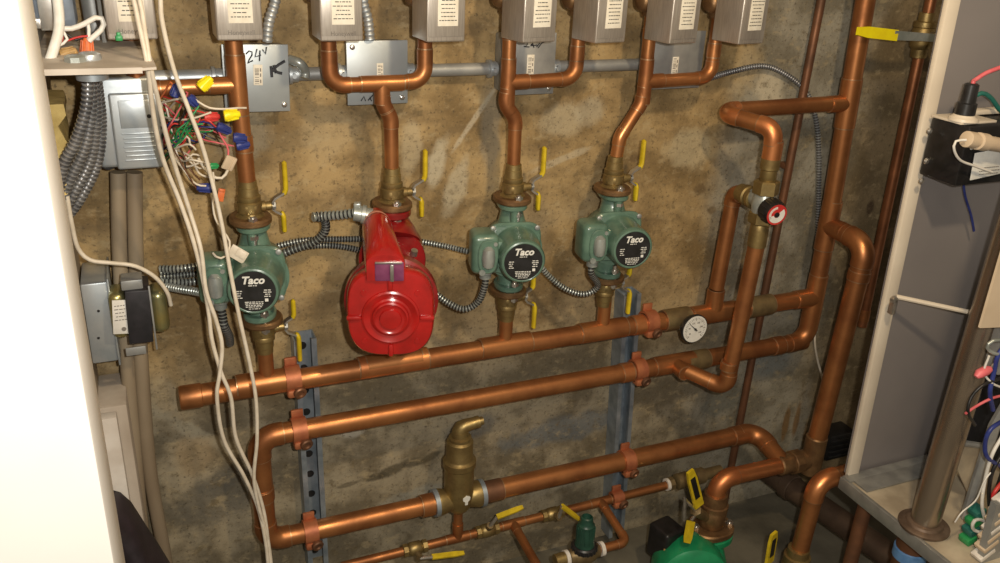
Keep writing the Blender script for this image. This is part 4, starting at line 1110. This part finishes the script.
for nm, lab, mt, rr, pts in (
    ('white_wire', 'thick white wire looping down beside the terminal strip', WHITE, .0030, [(1003,435),(992,455),(985,480),(982,505),(986,525),(981,532),(973,529),(974,521),(982,520),(990,527)]),
    ('white_wire', 'thin white wire trailing down to the tray at lower right', WHITE, .0013, [(1000,462),(985,480),(976,500),(962,512),(955,522)]),
    ('black_wire', 'black wire at the right edge above the terminal strip', BLACK, .0034, [(1004,452),(993,470),(989,492),(991,515),(998,530)]),
    ('red_wire', 'red wire at the right edge beside the terminal strip', REDP, .0034, [(1004,480),(994,493),(990,506),(997,520),(1004,527)]),
    ('blue_wire', 'blue wire at right edge below the cream board', BLUE, .0036, [(1006,345),(998,355),(994,372),(990,392),(993,410)]),
    ('blue_wire', 'dark blue wire bundle lower at the right edge', BLUE, .0036, [(1004,420),(990,430),(985,445),(988,458),(1004,468)]),
    ('grey_wire', 'grey wire curling under the cream board', SILVER, .0028, [(1004,340),(992,341),(987,348),(996,354),(1006,352)]),
    ('pink_wire', 'pink wire below the cream board', PINK, .0022, [(1004,395),(990,399),(975,407),(965,414)]),
    ('black_wire', 'black wire behind the pink connector', BLACK, .0026, [(1002,378),(985,384),(972,396),(968,412),(975,425)]),
    ('white_wire', 'white wire passing under the cream board behind the pink connector', WHITE, .0018, [(1003,388),(992,383),(984,372),(989,356)])):
    cable(nm, lab, 'wire', [R_(a, b, .66+.004*(i % 2)) for i, (a, b) in enumerate(pts)], rr, mt)
t = thing('spade_connector', 'pink crimp connector below the cream board', 'connector', R_(984, 372))
q = MB(); q.tube([R_(976,377), R_(979,374), R_(986,370.5), R_(990,369)], [.004, .0075, .008, .005], 12); q.build('sleeve', PINK, t)
q = MB(); q.box(R_(993, 366), (.008, .002, .006), M.Rotation(.6, 4, 'Y'), .0004); q.build('blade', STEEL, t)

# ------------------------------------------------------------------ left side: control enclosure, boxes, transformer
zl = 1.207
def az(px, py): return atz(px, py, zl)
t = thing('relay_enclosure', 'open metal relay enclosure with wires, at the top left', 'enclosure', (-.04, -.15, zl-.01))
f0, f1, b1 = az(40, 73), az(157, 71), az(143, 42)
q = MB(); fl = [(-.113, f0.y, zl), (f1.x-.016, f0.y-.002, zl), (f1.x, f1.y+.01, zl), (b1.x+.002, b1.y, zl), (-.055, b1.y+.002, zl), (-.06, -.004, zl), (-.113, -.004, zl)]
q.prism(fl, (0, 0, .003)); q.prism([(-.113, f0.y-.001, zl-.003), (f1.x-.016, f0.y-.003, zl-.003), (f1.x-.016, f0.y-.003, zl+.004), (-.113, f0.y-.001, zl+.004)], (0, .003, 0))
q.build('base_plate', mat('dusty_sheet', (.60,.54,.47), (.44,.39,.33), .6, .1, 20, .05, 90), t)
q = MB(); q.box((-.112, -.14, zl+.13), (.003, .26, .26), bev=.0005); q.build('side_plate', GALV, t)
q = MB(); p = at(103, 30, .12); q.tube([(p.x, p.y, zl), (p.x+.001, p.y, zl+.25)], .0035, 8); q.build('corner_rod', TRAYL, t)
q = MB(); p = az(90, 62); q.lathe((p.x, p.y, zl+.003), (0,0,1), [(0, .014), (.003, .0145), (.007, .013), (.009, .009)], 12); q.lathe((p.x, p.y, zl-.001), (0,0,-1), [(0, .022), (.008, .022), (.010, .019), (.020, .0185)], 20); q.build('locknut', GALV, t)
q = MB(); p = az(76, 64); q.lathe((p.x, p.y, zl+.003), (0,0,1), [(0, .013), (.006, .013), (.008, .009)], 8); q.build('locknut', SILVER, t)
p = at(55, 12, .17); p2_ = at(55, 26, .17)
t = thing('transformer_can', 'blue grey transformer can inside the top left relay enclosure', 'transformer', p2_)
q = MB(); q.box((p.x, p.y, p2_.z+.045), (.050, .045, .09), bev=.006); q.build('can', BLUESTEEL, t)
q = MB(); q.box((p.x-.006, p.y-.024, p2_.z+.04), (.022, .003, .085), bev=.001); q.box((p.x-.018, p.y-.0235, p2_.z+.006), (.01, .002, .012), bev=.0005); q.build('metal_strap', STEEL, t)
q = MB(); q.cyl(at(98, 42, .06), at(88, -20, .06), .014, 18)
tag(q.build('round_conduit', GALVD), 'grey round conduit rising behind the relay enclosure', 'conduit')

def wirenut(lab, px, py, off, ang, mt, ln=.019, r=.0068, tilt=0., group='wire nuts in the loose wiring', parts=False):
    p = at(px, py, off); d = V((math.cos(ang), -tilt, math.sin(ang))).normalized()
    q = MB(); q.lathe(p-d*ln/2, d, [(0, r*.86), (.001, r), (ln*.35, r*.98), (ln*.4, r*.92), (ln*.9, r*.62), (ln, r*.45)], 14)
    n = d.cross(V((0,1,0))).normalized(); b = d.cross(n)
    for k in range(8):
        a = 2*PI*k/8; c = p-d*ln*.33+(n*math.cos(a)+b*math.sin(a))*r*.98
        q.tube([c, c+d*ln*.7-(n*math.cos(a)+b*math.sin(a))*r*.2], .0009, 6)
    return tag(q.build('wire_nut', mt), lab, 'wire nut', group)
wirenut('red wire nut standing in the relay enclosure', 87, 48, .20, 1.45, ORANGE, .026, .0085)
wirenut('brown wire nut lying in the relay enclosure', 69, 53, .22, .3, TAN, .020, .0075)
wirenut('upper yellow wire nut, over the side branch pipe', 206, 83, .165, .72, YELN, .022, .0085)
wirenut('lower yellow wire nut, in front of the copper drop pipe', 232, 115, .165, .08, YELN, .023, .0085)
wirenut('blue wire nut at far right of the loose wiring, upper of two touching ones', 240, 138, .155, -.12, BLUE, .020, .0072)
wirenut('blue wire nut at far right of the loose wiring, lower of two touching ones', 243, 145, .15, .1, BLUE, .020, .0072)
wirenut('blue wire nut between the loose wires and the lower yellow wire nut', 224, 129, .16, -.5, BLUE, .022, .0068)
wirenut('blue wire nut at the bottom of the loose wiring', 205, 188, .15, 3.05, BLUE, .024, .0072)
wirenut('blue wire nut just below the upper yellow wire nut', 193, 101, .15, -.9, BLUE, .018, .0065)
wirenut('violet blue wire nut beside the thin orange wire', 176, 90, .15, 1.2, BLUE, .020, .0065)
wirenut('red wire nut left of the lower yellow wire nut', 212, 117, .15, .0, REDP, .022, .0072)
wirenut('small green wire nut behind the third white cable', 214, 166, .16, 0, LGREEN, .014, .0042)
q = MB(); q.T = M.Translation(at(229, 163, .16)) @ M.Rotation(.5, 4, 'Y') @ M.Rotation(.4, 4, 'Z'); q.oval; q.box((0, 0, 0), (.018, .004, .022), bev=.0018); q.box((.006, -.001, 0), (.005, .006, .021), bev=.0015)
tag(q.build('wire_tag', CREAM), 'cream folded tag on the loose wires', 'tag')
q = MB(); q.T = M.Translation(at(221, 195, .155)) @ M.Rotation(.25, 4, 'Y'); q.box((0, 0, 0), (.010, .003, .020), bev=.001); q.box((0, -.002, .008), (.008, .003, .004), bev=.001)
tag(q.build('wire_tag', ORANGE), 'orange tag hanging below the loose wires', 'tag')

# open galvanised box with the loose wiring
p0, p1 = at(118, 170, .118), at(157, 92, .118)
t = thing('junction_box', 'galvanised box on the left with loose coloured wires spilling out', 'junction box', ((p0.x+p1.x)/2, 0, p0.z))
q = MB(); q.box(((p0.x+p1.x)/2-.012, -.058, (p0.z+p1.z)/2+.012), (p1.x-p0.x+.022, .112, p1.z-p0.z+.020), bev=.006, nseg=3); q.build('box', GALV, t)
q = MB(); q.box(((p0.x+p1.x)/2, -.116, (p0.z+p1.z)/2), (p1.x-p0.x, .008, p1.z-p0.z), bev=.006, nseg=3); cv = q.build('cover', GALV, t)
q = MB(); cx_ = (p0.x+p1.x)/2
q.box((cx_, -.1205, p1.z-.030), (.042, .002, .040), bev=.001)
for i in range(7): q.box((cx_+.001, -.121, p1.z-.058-i*.0065), (.044-.002*(i % 3), .002, .0022), bev=.0008)
q.build('embossed_ribs', GALV, cv)
q = MB(); q.lathe(at(108, 161, .077), (0,-1,0), [(0, .013), (.002, .013)], 20); q.build('knockout', BLACKM, t)
q = MB(); q.lathe(at(149, 116, .120), (0,-1,0), [(0, .003), (.0016, .003)], 12); q.build('knockout', BLACKM, t)
q = MB(); q.box((p0.x-.016, -.070, (p0.z+p1.z)/2+.008), (.026, .010, p1.z-p0.z-.03), bev=.004); q.build('side_flange', SILVER, t)

# lower box and transformer
b0, b1 = at(80, 366, .10), at(107, 282, .10)
t = thing('junction_box', 'galvanised box on the left partition behind the transformer', 'junction box', (b0.x, 0, b0.z))
q = MB(); q.box(((-.113+b1.x)/2, -.052, (b0.z+b1.z)/2), (b1.x+.113, .096, b1.z-b0.z), bev=.003); q.build('box', GALV, t)
q = MB(); q.box((b1.x+.001, -.055, (b0.z+b1.z)/2), (.003, .10, b1.z-b0.z+.012), bev=.001); q.build('cover_plate', PLATE, t)
q = MB()
for py in (311, 338):
    q = MB(); q.lathe(at(98.5, py, .1005), (0,-1,0), [(0, .0022), (.001, .002)], 10); q.build('screw_hole', BLACK, t)
OX = .13
c0 = at(139, 315, OX)
t = thing('transformer', 'control transformer with black core and white label on the left', 'transformer', c0-V((0,0,.05)))
zz0, zz1 = at(139, 343, OX).z, at(139, 290, OX).z; zm = (zz0+zz1)/2; hz = zz1-zz0
tl = -.05
def TX(px, py=315, o=OX): return at(px, py, o).x
q = MB(); q.T = M.Translation((TX(139), -OX+.028, zm)) @ M.Rotation(.04, 4, 'Y'); q.box((0, 0, 0), (TX(151)-TX(126), .062, hz), bev=.002); 
q.build('core', COIL, t)
q = MB(); q.box((TX(118.5), -OX+.030, zm+.001), (TX(127)-TX(110), .050, hz*.86), bev=.010, nseg=4); q.build('end_bell', BELL, t)
q = MB(); q.box((TX(160), -OX+.030, zm-.001), (TX(169.5)-TX(151), .050, hz*.82), bev=.012, nseg=4); q.build('end_bell', BELL, t)
q = MB(); q.box((TX(131), -OX-.002, zz0-.012), (TX(134)-TX(113), .003, .014), bev=.001); q.box((TX(136), -OX+.02, zz1+.008), (TX(146)-TX(124), .035, .016), bev=.002); q.box((TX(152.5), -OX-.002, zm-.004), (.003, .004, hz+.02), bev=.001); q.build('mounting_foot', GALVD, t)
q = MB(); q.T = M.Translation(at(121, 317, OX-.003)) @ M.Rotation(.09, 4, 'Y'); q.box((0, 0, 0), (TX(130)-TX(113), .002, at(120, 300, OX).z-at(120, 334, OX).z), bev=.0005); lb = q.build('label', WHITE, t)
q = MB(); lp = at(121, 317, OX-.0015); print_lines(q, lp.x, lp.y, lp.z-.008, lp.z+.022, .021, 5, 4, .0012); q.lathe(at(124, 329, OX-.0012), (0,-1,0), [(0, .0035), (.0005, .0034)], 14); q.build('label_print', INKG, lb)
q = MB(); q.box((TX(104), -.08, zm), (.020, .03, hz*.5), bev=.003); q.build('bracket', GALVD, t)

# grey-brown conduits down the left edge
for i, (pts, lab) in enumerate((([(118, 172), (120, 260), (127, 360), (134, 440), (146, 563)], 'left of the two grey brown conduits below the junction box'),
                                ([(134.5, 172), (136, 260), (141, 360), (150, 470), (166, 563)], 'right of the two grey brown conduits below the junction box'))):
    ps = [at(a, b, .045) for a, b in pts]; ps.append(V((ps[-1].x+.002, -.045, .0)))
    q = MB(); q.tube(spline(ps, .02), .0118, 16); o = q.build('wall_conduit', PVC); tag(o, lab, 'conduit', 'grey brown conduits on the left')
    q = MB()
# yellow foam and torn drywall
fp = [at(54, 98, .14), at(78, 98, .14), at(80, 130, .14), at(66, 160, .14), at(60, 182, .14)]
q = MB(); c = at(64, 128, .12); rs = []
for k in range(9):
    z = at(66, 96+k*11, .12).z; w = .020*(1-.06*k)+.004*math.sin(k*2.1); rs.append([q.v((-.113+(w if s > 0 else 0)+.003*math.sin(k*1.7+i), -.12+yy*(.055+.006*math.sin(k+i)), z)) for i, (s, yy) in enumerate(((0,-1),(1,-.9),(1.2,-.2),(1,.5),(1,.9),(0,1)))])
q.rings(rs); tag(q.build('foam_block', FOAM), 'yellow foam strip on the left partition behind the flexible conduits', 'insulation')
# dark rubbery bag at the lower left
q = MB(); rs = []
prof = [(0, .060), (.12, .058), (.22, .054), (.30, .047), (.355, .039), (.41, .030), (.45, .023), (.485, .017), (.503, .010), (.508, .003)]
for k, (z, w) in enumerate(prof):
    rs.append([q.v((-.111+w*(1+math.sin(a))*1.0+.002*math.sin(a*3+k), -.22+.075*(1-.25*(z/.55)**2)*math.cos(a)+.003*math.sin(a*4+k*1.3), z)) for a in [2*PI*i/26 for i in range(26)]])
q.rings(rs); dk = thing('dark_bag', 'dark purple black bag slumped in the lower left corner', 'bag', (-.06, -.22, 0)); q.build('body', DARKBAG, dk)
q = MB(); q.tube(spline([(-.090, -.285, .44), (-.072, -.290, .38), (-.052, -.294, .33), (-.045, -.296, .2)], .02), .0035, 8); q.build('seam', DARKBAG, dk)

# ------------------------------------------------------------------ flexible armoured conduits
def armour(lab, pts, r=.0075, pitch=.0052, mats=(GALV, GROOVE), group='armoured cables', name='armoured_cable', ridge=.80, seg=12):
    ps = spline(pts, pitch/4)
    rad = [r*(1 if (i % 4) in (0, 1) else ridge) for i in range(len(ps))]
    q = MB(); q.tube(ps, rad, seg, ridge=(0, 0, 1, 1))
    return tag(q.build(name, list(mats)), lab, 'armoured cable', group)
A = lambda l, o: [at(a, b, (o if not isinstance(o, (list, tuple)) else o[min(i, len(o)-1)])) for i, (a, b) in enumerate(l)]
FLX = mat('bright_flexible_steel', (.66,.67,.68), (.46,.47,.49), .24, .7, 40)
GRV = mat('shaded_flexible_steel', (.17,.17,.175), (.10,.10,.105), .35, .5, 40)
for i, (lab, pts, of) in enumerate((
    ('leftmost of the thick flexible steel conduits at the left edge', [(88,78),(86,108),(76,140),(63,166),(57,198)], (.215,.21,.20,.19,.18)),
    ('second from left of the thick flexible steel conduits at the left edge', [(91,78),(91,114),(84,149),(69,181),(59,208)], (.205,.19,.18,.17,.16)),
    ('third from left of the thick flexible steel conduits at the left edge', [(93,78),(96,118),(91,157),(75,191),(61,216)], (.195,.17,.155,.15,.14)),
    ('rightmost of the thick flexible steel conduits at the left edge', [(96,79),(101,122),(97,163),(80,199),(63,221)], (.185,.15,.135,.13,.12)))):
    armour(lab, A(pts, of), .0080, .0066, (FLX, GRV), 'flexible conduits at the left edge', 'flexible_conduit', .86, 14)
armour('grey armoured cable rising from the 24 V junction box', A([(281,-30),(275,2),(269,22),(267,42)], .05), .0085, .0075, (GALV, GALVD), 'grey armoured cables above the boxes', ridge=.86)
armour('grey armoured cable rising from the box above the red pump', A([(362,-30),(363,0),(368,20),(370,40)], .05), .0085, .0075, (GALV, GALVD), 'grey armoured cables above the boxes', ridge=.86)
armour('grey armoured cable arching from the rightmost box and down the wall', A([(704,80),(730,72),(762,66),(785,74),(806,92),(816,120),(819,160),(818,220),(816,280),(815,332)], (.05,.03,.02,.015,.013,.012,.012,.012,.012,.012)), .0058, .0065, (GALV, GRV), 'grey armoured cables above the boxes', ridge=.74)
cable('white_wire', 'thin white wire curving down from the armoured cable at the right', 'wire', A([(815,330),(815,345),(818,362),(823,384),(823,420)], .012), .0026, WHITEC)
Z4 = pl_(l4, y4, (-.054, -.055, -.036)); Z3 = pl_(l3, y3, (-.054, -.055, -.036)); Z1 = pl_(l1, y1, (-.054, -.055, -.036))
DKA = (SILVER, GROOVE)
armour('armoured cable looping between the two right-hand green pumps', [Z4, Z4+V((0,0,-.02))]+A([(598,286),(585,294),(566,289),(548,275),(535,258)], (.13,.12,.10,.08,.07)), .0062, .0055, DKA)
armour('armoured cable looping from the red pump to the next green pump', [Z3, Z3+V((0,0,-.02))]+A([(478,302),(464,309),(447,302),(430,288),(415,272)], (.13,.12,.10,.08,.06)), .0066, .0056, DKA)
armour('short armoured cable curling down below the leftmost green pump', [Z1, Z1+V((.002,0,-.02))]+A([(224,325),(229,336),(230,344)], (.14,.12,.10)), .0072, .0060, DKA)
hc = TR @ V((-.060, -.036, .085))
armour('thick armoured cable entering the red pump connector', A([(313,217)], .09)+A([(322,216)], .09)+[hc.lerp(at(322,216,.09), .5)+V((0,0,-.001)), hc], .0085, .0070, DKA, ridge=.78)
armour('armoured cable bending down from the red pump cable towards the left', A([(314,217),(324,219),(325,231),(314,242),(292,250),(262,262),(225,275),(190,282),(160,281)], (.09,.082,.07,.06,.05,.045,.04,.04,.05)), .0078, .0066, DKA, ridge=.80)
armour('upper thin armoured cable running behind the red pump', A([(160,273),(200,266),(250,254),(300,241),(350,239),(400,239),(440,245),(478,254)], (.05,.04,.03,.03,.03,.03,.05,.09)), .0058, .0052, DKA)
armour('lower thin armoured cable running behind the red pump', A([(160,277),(205,272),(262,258),(305,247),(345,247),(395,262),(425,282)], (.05,.04,.03,.025,.025,.025,.03)), .0058, .0052, DKA)
armour('third armoured cable from the left bundle to behind leftmost pump', A([(160,269),(185,268),(215,262),(250,250)], (.05,.06,.05,.03)), .0068, .0056, DKA)
armour('armoured cable entering the left side of the leftmost green pump', A([(164,286),(180,289),(198,292),(212,296)], (.05,.08,.11,.14)), .0068, .0056, DKA)

# ------------------------------------------------------------------ hanging white cables and loose wires
cable('white_cable', 'leftmost of the three long white cables hanging on the left', 'cable', A([(112,-260),(130,-30),(136,10),(147,62),(152,105),(158,140),(165,165),(180,202),(193,240),(203,280),(209,315),(212,340),(221,372),(231,398),(236,438),(252,474),(263,508),(268,540),(272,580)], [.27,.27,.27,.285,.26,.24,.22,.21]+[.215]*6+[.2,.19,.18]), .0031, WHITEC, 'long white cables', 12)
cable('white_cable', 'middle one of the three long white cables hanging on the left', 'cable', A([(118,-260),(136,-30),(142,12),(150,64),(160,108),(167,138),(177,172),(190,212),(201,250),(206,290),(216,320),(222,345),(220,372),(217,398),(224,440),(244,476),(258,508),(266,545),(269,580)], [.26,.26,.26,.285,.255,.235,.215,.205]+[.22]*6+[.205,.195,.185]), .0031, WHITEC, 'long white cables', 12)
cable('white_cable', 'rightmost of the three long white cables, crossing the leftmost pump', 'cable', A([(120,-260),(157,-30),(162,20),(174,70),(189,110),(202,145),(213,185),(222,225),(231,275),(240,320),(250,365),(256,400),(257,440),(254,478),(259,508),(268,540),(273,580)], [.24,.24,.24,.235,.23,.225,.22,.22,.225,.225,.22,.215,.21,.20,.19,.18]), .0030, WHITEC, 'long white cables', 12)
cable('white_cable', 'white cable looping from behind the flexible conduits to transformer', 'cable', A([(66,190),(72,225),(78,248),(90,260),(112,263),(135,266),(155,277),(167,292),(171,305)], [.17,.16,.15,.15,.15,.15,.145,.14,.13]), .0032, WHITEC)
cable('white_cable', 'fat white cable entering the top left relay enclosure', 'cable', A([(53,-25),(58,5),(59,28),(54,48),(47,68)], [.21,.22,.23,.24,.25]), .0062, WHITE)
cable('white_wire', 'white wire arching over the red wire nut in the enclosure', 'wire', A([(58,27),(70,29),(84,24),(97,17),(104,21),(101,30),(93,37),(89,41)], .205), .0034, WHITE)
cable('white_wire', 'thin white wire bent beside the fat white cable', 'wire', A([(60,27),(66,36),(67,41),(60,45),(50,49)], .225), .0018, WHITE)
cable('white_wire', 'short white wire rising from the red wire nut', 'wire', A([(88,42),(89,32),(88,24)], .203), .0022, WHITE)
cable('red_wire', 'thin red wire inside the top left relay enclosure', 'wire', A([(61,36),(64,34),(62,42),(78,37),(88,36)], .205), .0013, REDP)
cable('thin_black_wire', 'thin dark wire inside the top left relay enclosure', 'wire', A([(64,32),(76,40),(84,37),(92,40),(96,43)], .195), .0014, BLACK)
cable('thin_yellow_wire', 'thin orange wire by the violet blue wire nut', 'wire', A([(160,99),(166,90),(171,82),(176,88)], [.11,.13,.145,.15]), .0013, ORANGE)
q = MB(); p = at(119, 38, .19); q.box(p, (.009, .008, .007), bev=.0015); q.box(p+V((0,-.001,.0045)), (.005, .005, .006), bev=.001); tag(q.build('green_screw_cap', LGREEN), 'small green cap at back edge of the relay enclosure', 'cap')
cable('white_wire', 'white wire loop hanging under the orange tag', 'wire', A([(213,172),(214,186),(213,205),(216,220),(224,232),(230,243),(226,256),(218,258),(212,252)], [.16,.16,.16,.165,.17,.18,.19,.19,.18]), .0017, WHITEC)
cable('white_wire', 'white wire curling under the cream folded tag', 'wire', A([(198,158),(206,170),(214,177),(222,178),(227,172),(229,165)], .158), .0022, WHITEC)
cable('white_wire', 'white wire reaching across to the copper drop pipe', 'wire', A([(161,103),(178,99),(194,99),(200,103),(210,108),(225,109),(238,108),(247,108)], [.11,.14,.15,.155,.155,.155,.15,.14]), .0016, WHITEC)
cable('red_wire', 'pinkish red wire running to the cream folded tag', 'wire', A([(216,126),(222,138),(228,148),(228,158)], .158), .0015, PINK)
rnd = random.Random(3)
ends = {'green': (LGREEN, [(196,112),(203,124),(190,120),(214,130),(192,138),(206,118),(186,126),(199,106)]),
        'white': (WHITEC, [(186,100),(212,112),(196,150),(206,160),(208,162),(210,164),(200,156),(212,178),(190,144),(206,186)]),
        'red': (REDP, [(205,113),(206,121),(222,133),(190,130),(200,118),(178,124)]),
        'black': (BLACK, [(186,97),(208,134),(216,140),(194,146),(200,190)]),
        'brown': (COPPERD, [(196,188),(188,110),(182,118),(200,180)]),
        'blue': (BLUE, [(218,128),(190,104),(206,132),(214,126)]),
        'pink': (PINK, [(226,138),(234,146),(186,92)])}
for col, (mt, es) in ends.items():
    for (ex, ey) in es:
        sy = rnd.uniform(98, 166); s = (158.5, sy)
        if col == 'white' and ey > 140: s = (158.5, rnd.uniform(150, 168))
        o0, o1 = rnd.uniform(.04, .085), rnd.uniform(.115, .165)
        mx, my = s[0]+(ex-s[0])*.45+rnd.uniform(-7, 7), s[1]+(ey-s[1])*.4+rnd.uniform(-13, 15)
        nx, ny = s[0]+(ex-s[0])*.75+rnd.uniform(-6, 8), s[1]+(ey-s[1])*.75+rnd.uniform(-11, 11)
        cable('loose_wire', 'thin %s wire in the loose tangle beside the left junction box' % col, 'wire',
              [at(*s, o0), at(s[0]+5, sy+rnd.uniform(-3, 3), (o0+.02)), at(mx, my, (o0+o1)/2+.02), at(nx, ny, o1), at(ex, ey, o1)], .0015 if col == 'white' else .0012, mt, 'loose %s wires at the left box' % col, 7, .006)
# pale label rag tied on the pump cable
q = MB(); q.T = M.Translation(at(238, 254, .165)) @ M.Rotation(.6, 4, 'Y') @ M.Rotation(-.3, 4, 'Z'); q.box((0, 0, 0), (.028, .003, .020), bev=.001); q.box((.004, -.002, .003), (.016, .003, .012), bev=.001)
tag(q.build('cable_tag', WHITEC), 'pale tag lying on top of the leftmost green pump', 'tag')

# ------------------------------------------------------------------ light
w = bpy.data.worlds.new('world'); S.world = w; w.use_nodes = True
bgn = w.node_tree.nodes['Background']; bgn.inputs[0].default_value = (1.0, .82, .60, 1); bgn.inputs[1].default_value = .25
def lamp(name, kind, loc, power, col, size, target=None):
    l = bpy.data.lights.new(name, kind); l.energy = power; l.color = col
    if kind == 'AREA': l.size = size
    else: l.shadow_soft_size = size
    o = bpy.data.objects.new(name, l); COL.objects.link(o); o.location = loc
    if target is not None: o.rotation_euler = (V(target)-V(loc)).to_track_quat('-Z', 'Y').to_euler()
    return o
lamp('ceiling_bulb', 'POINT', (.56, -1.20, 1.88), 35, (1.0, .77, .48), .035)
lamp('phone_flash', 'POINT', (.06, -1.47, 1.43), 50, (1.0, .94, .84), .012)

vs = S.view_settings
S.display_settings.display_device = 'sRGB'
vs.view_transform = 'Standard'; vs.look = 'None'; vs.gamma = 1; vs.use_curve_mapping = False
vs.exposure = 0.0
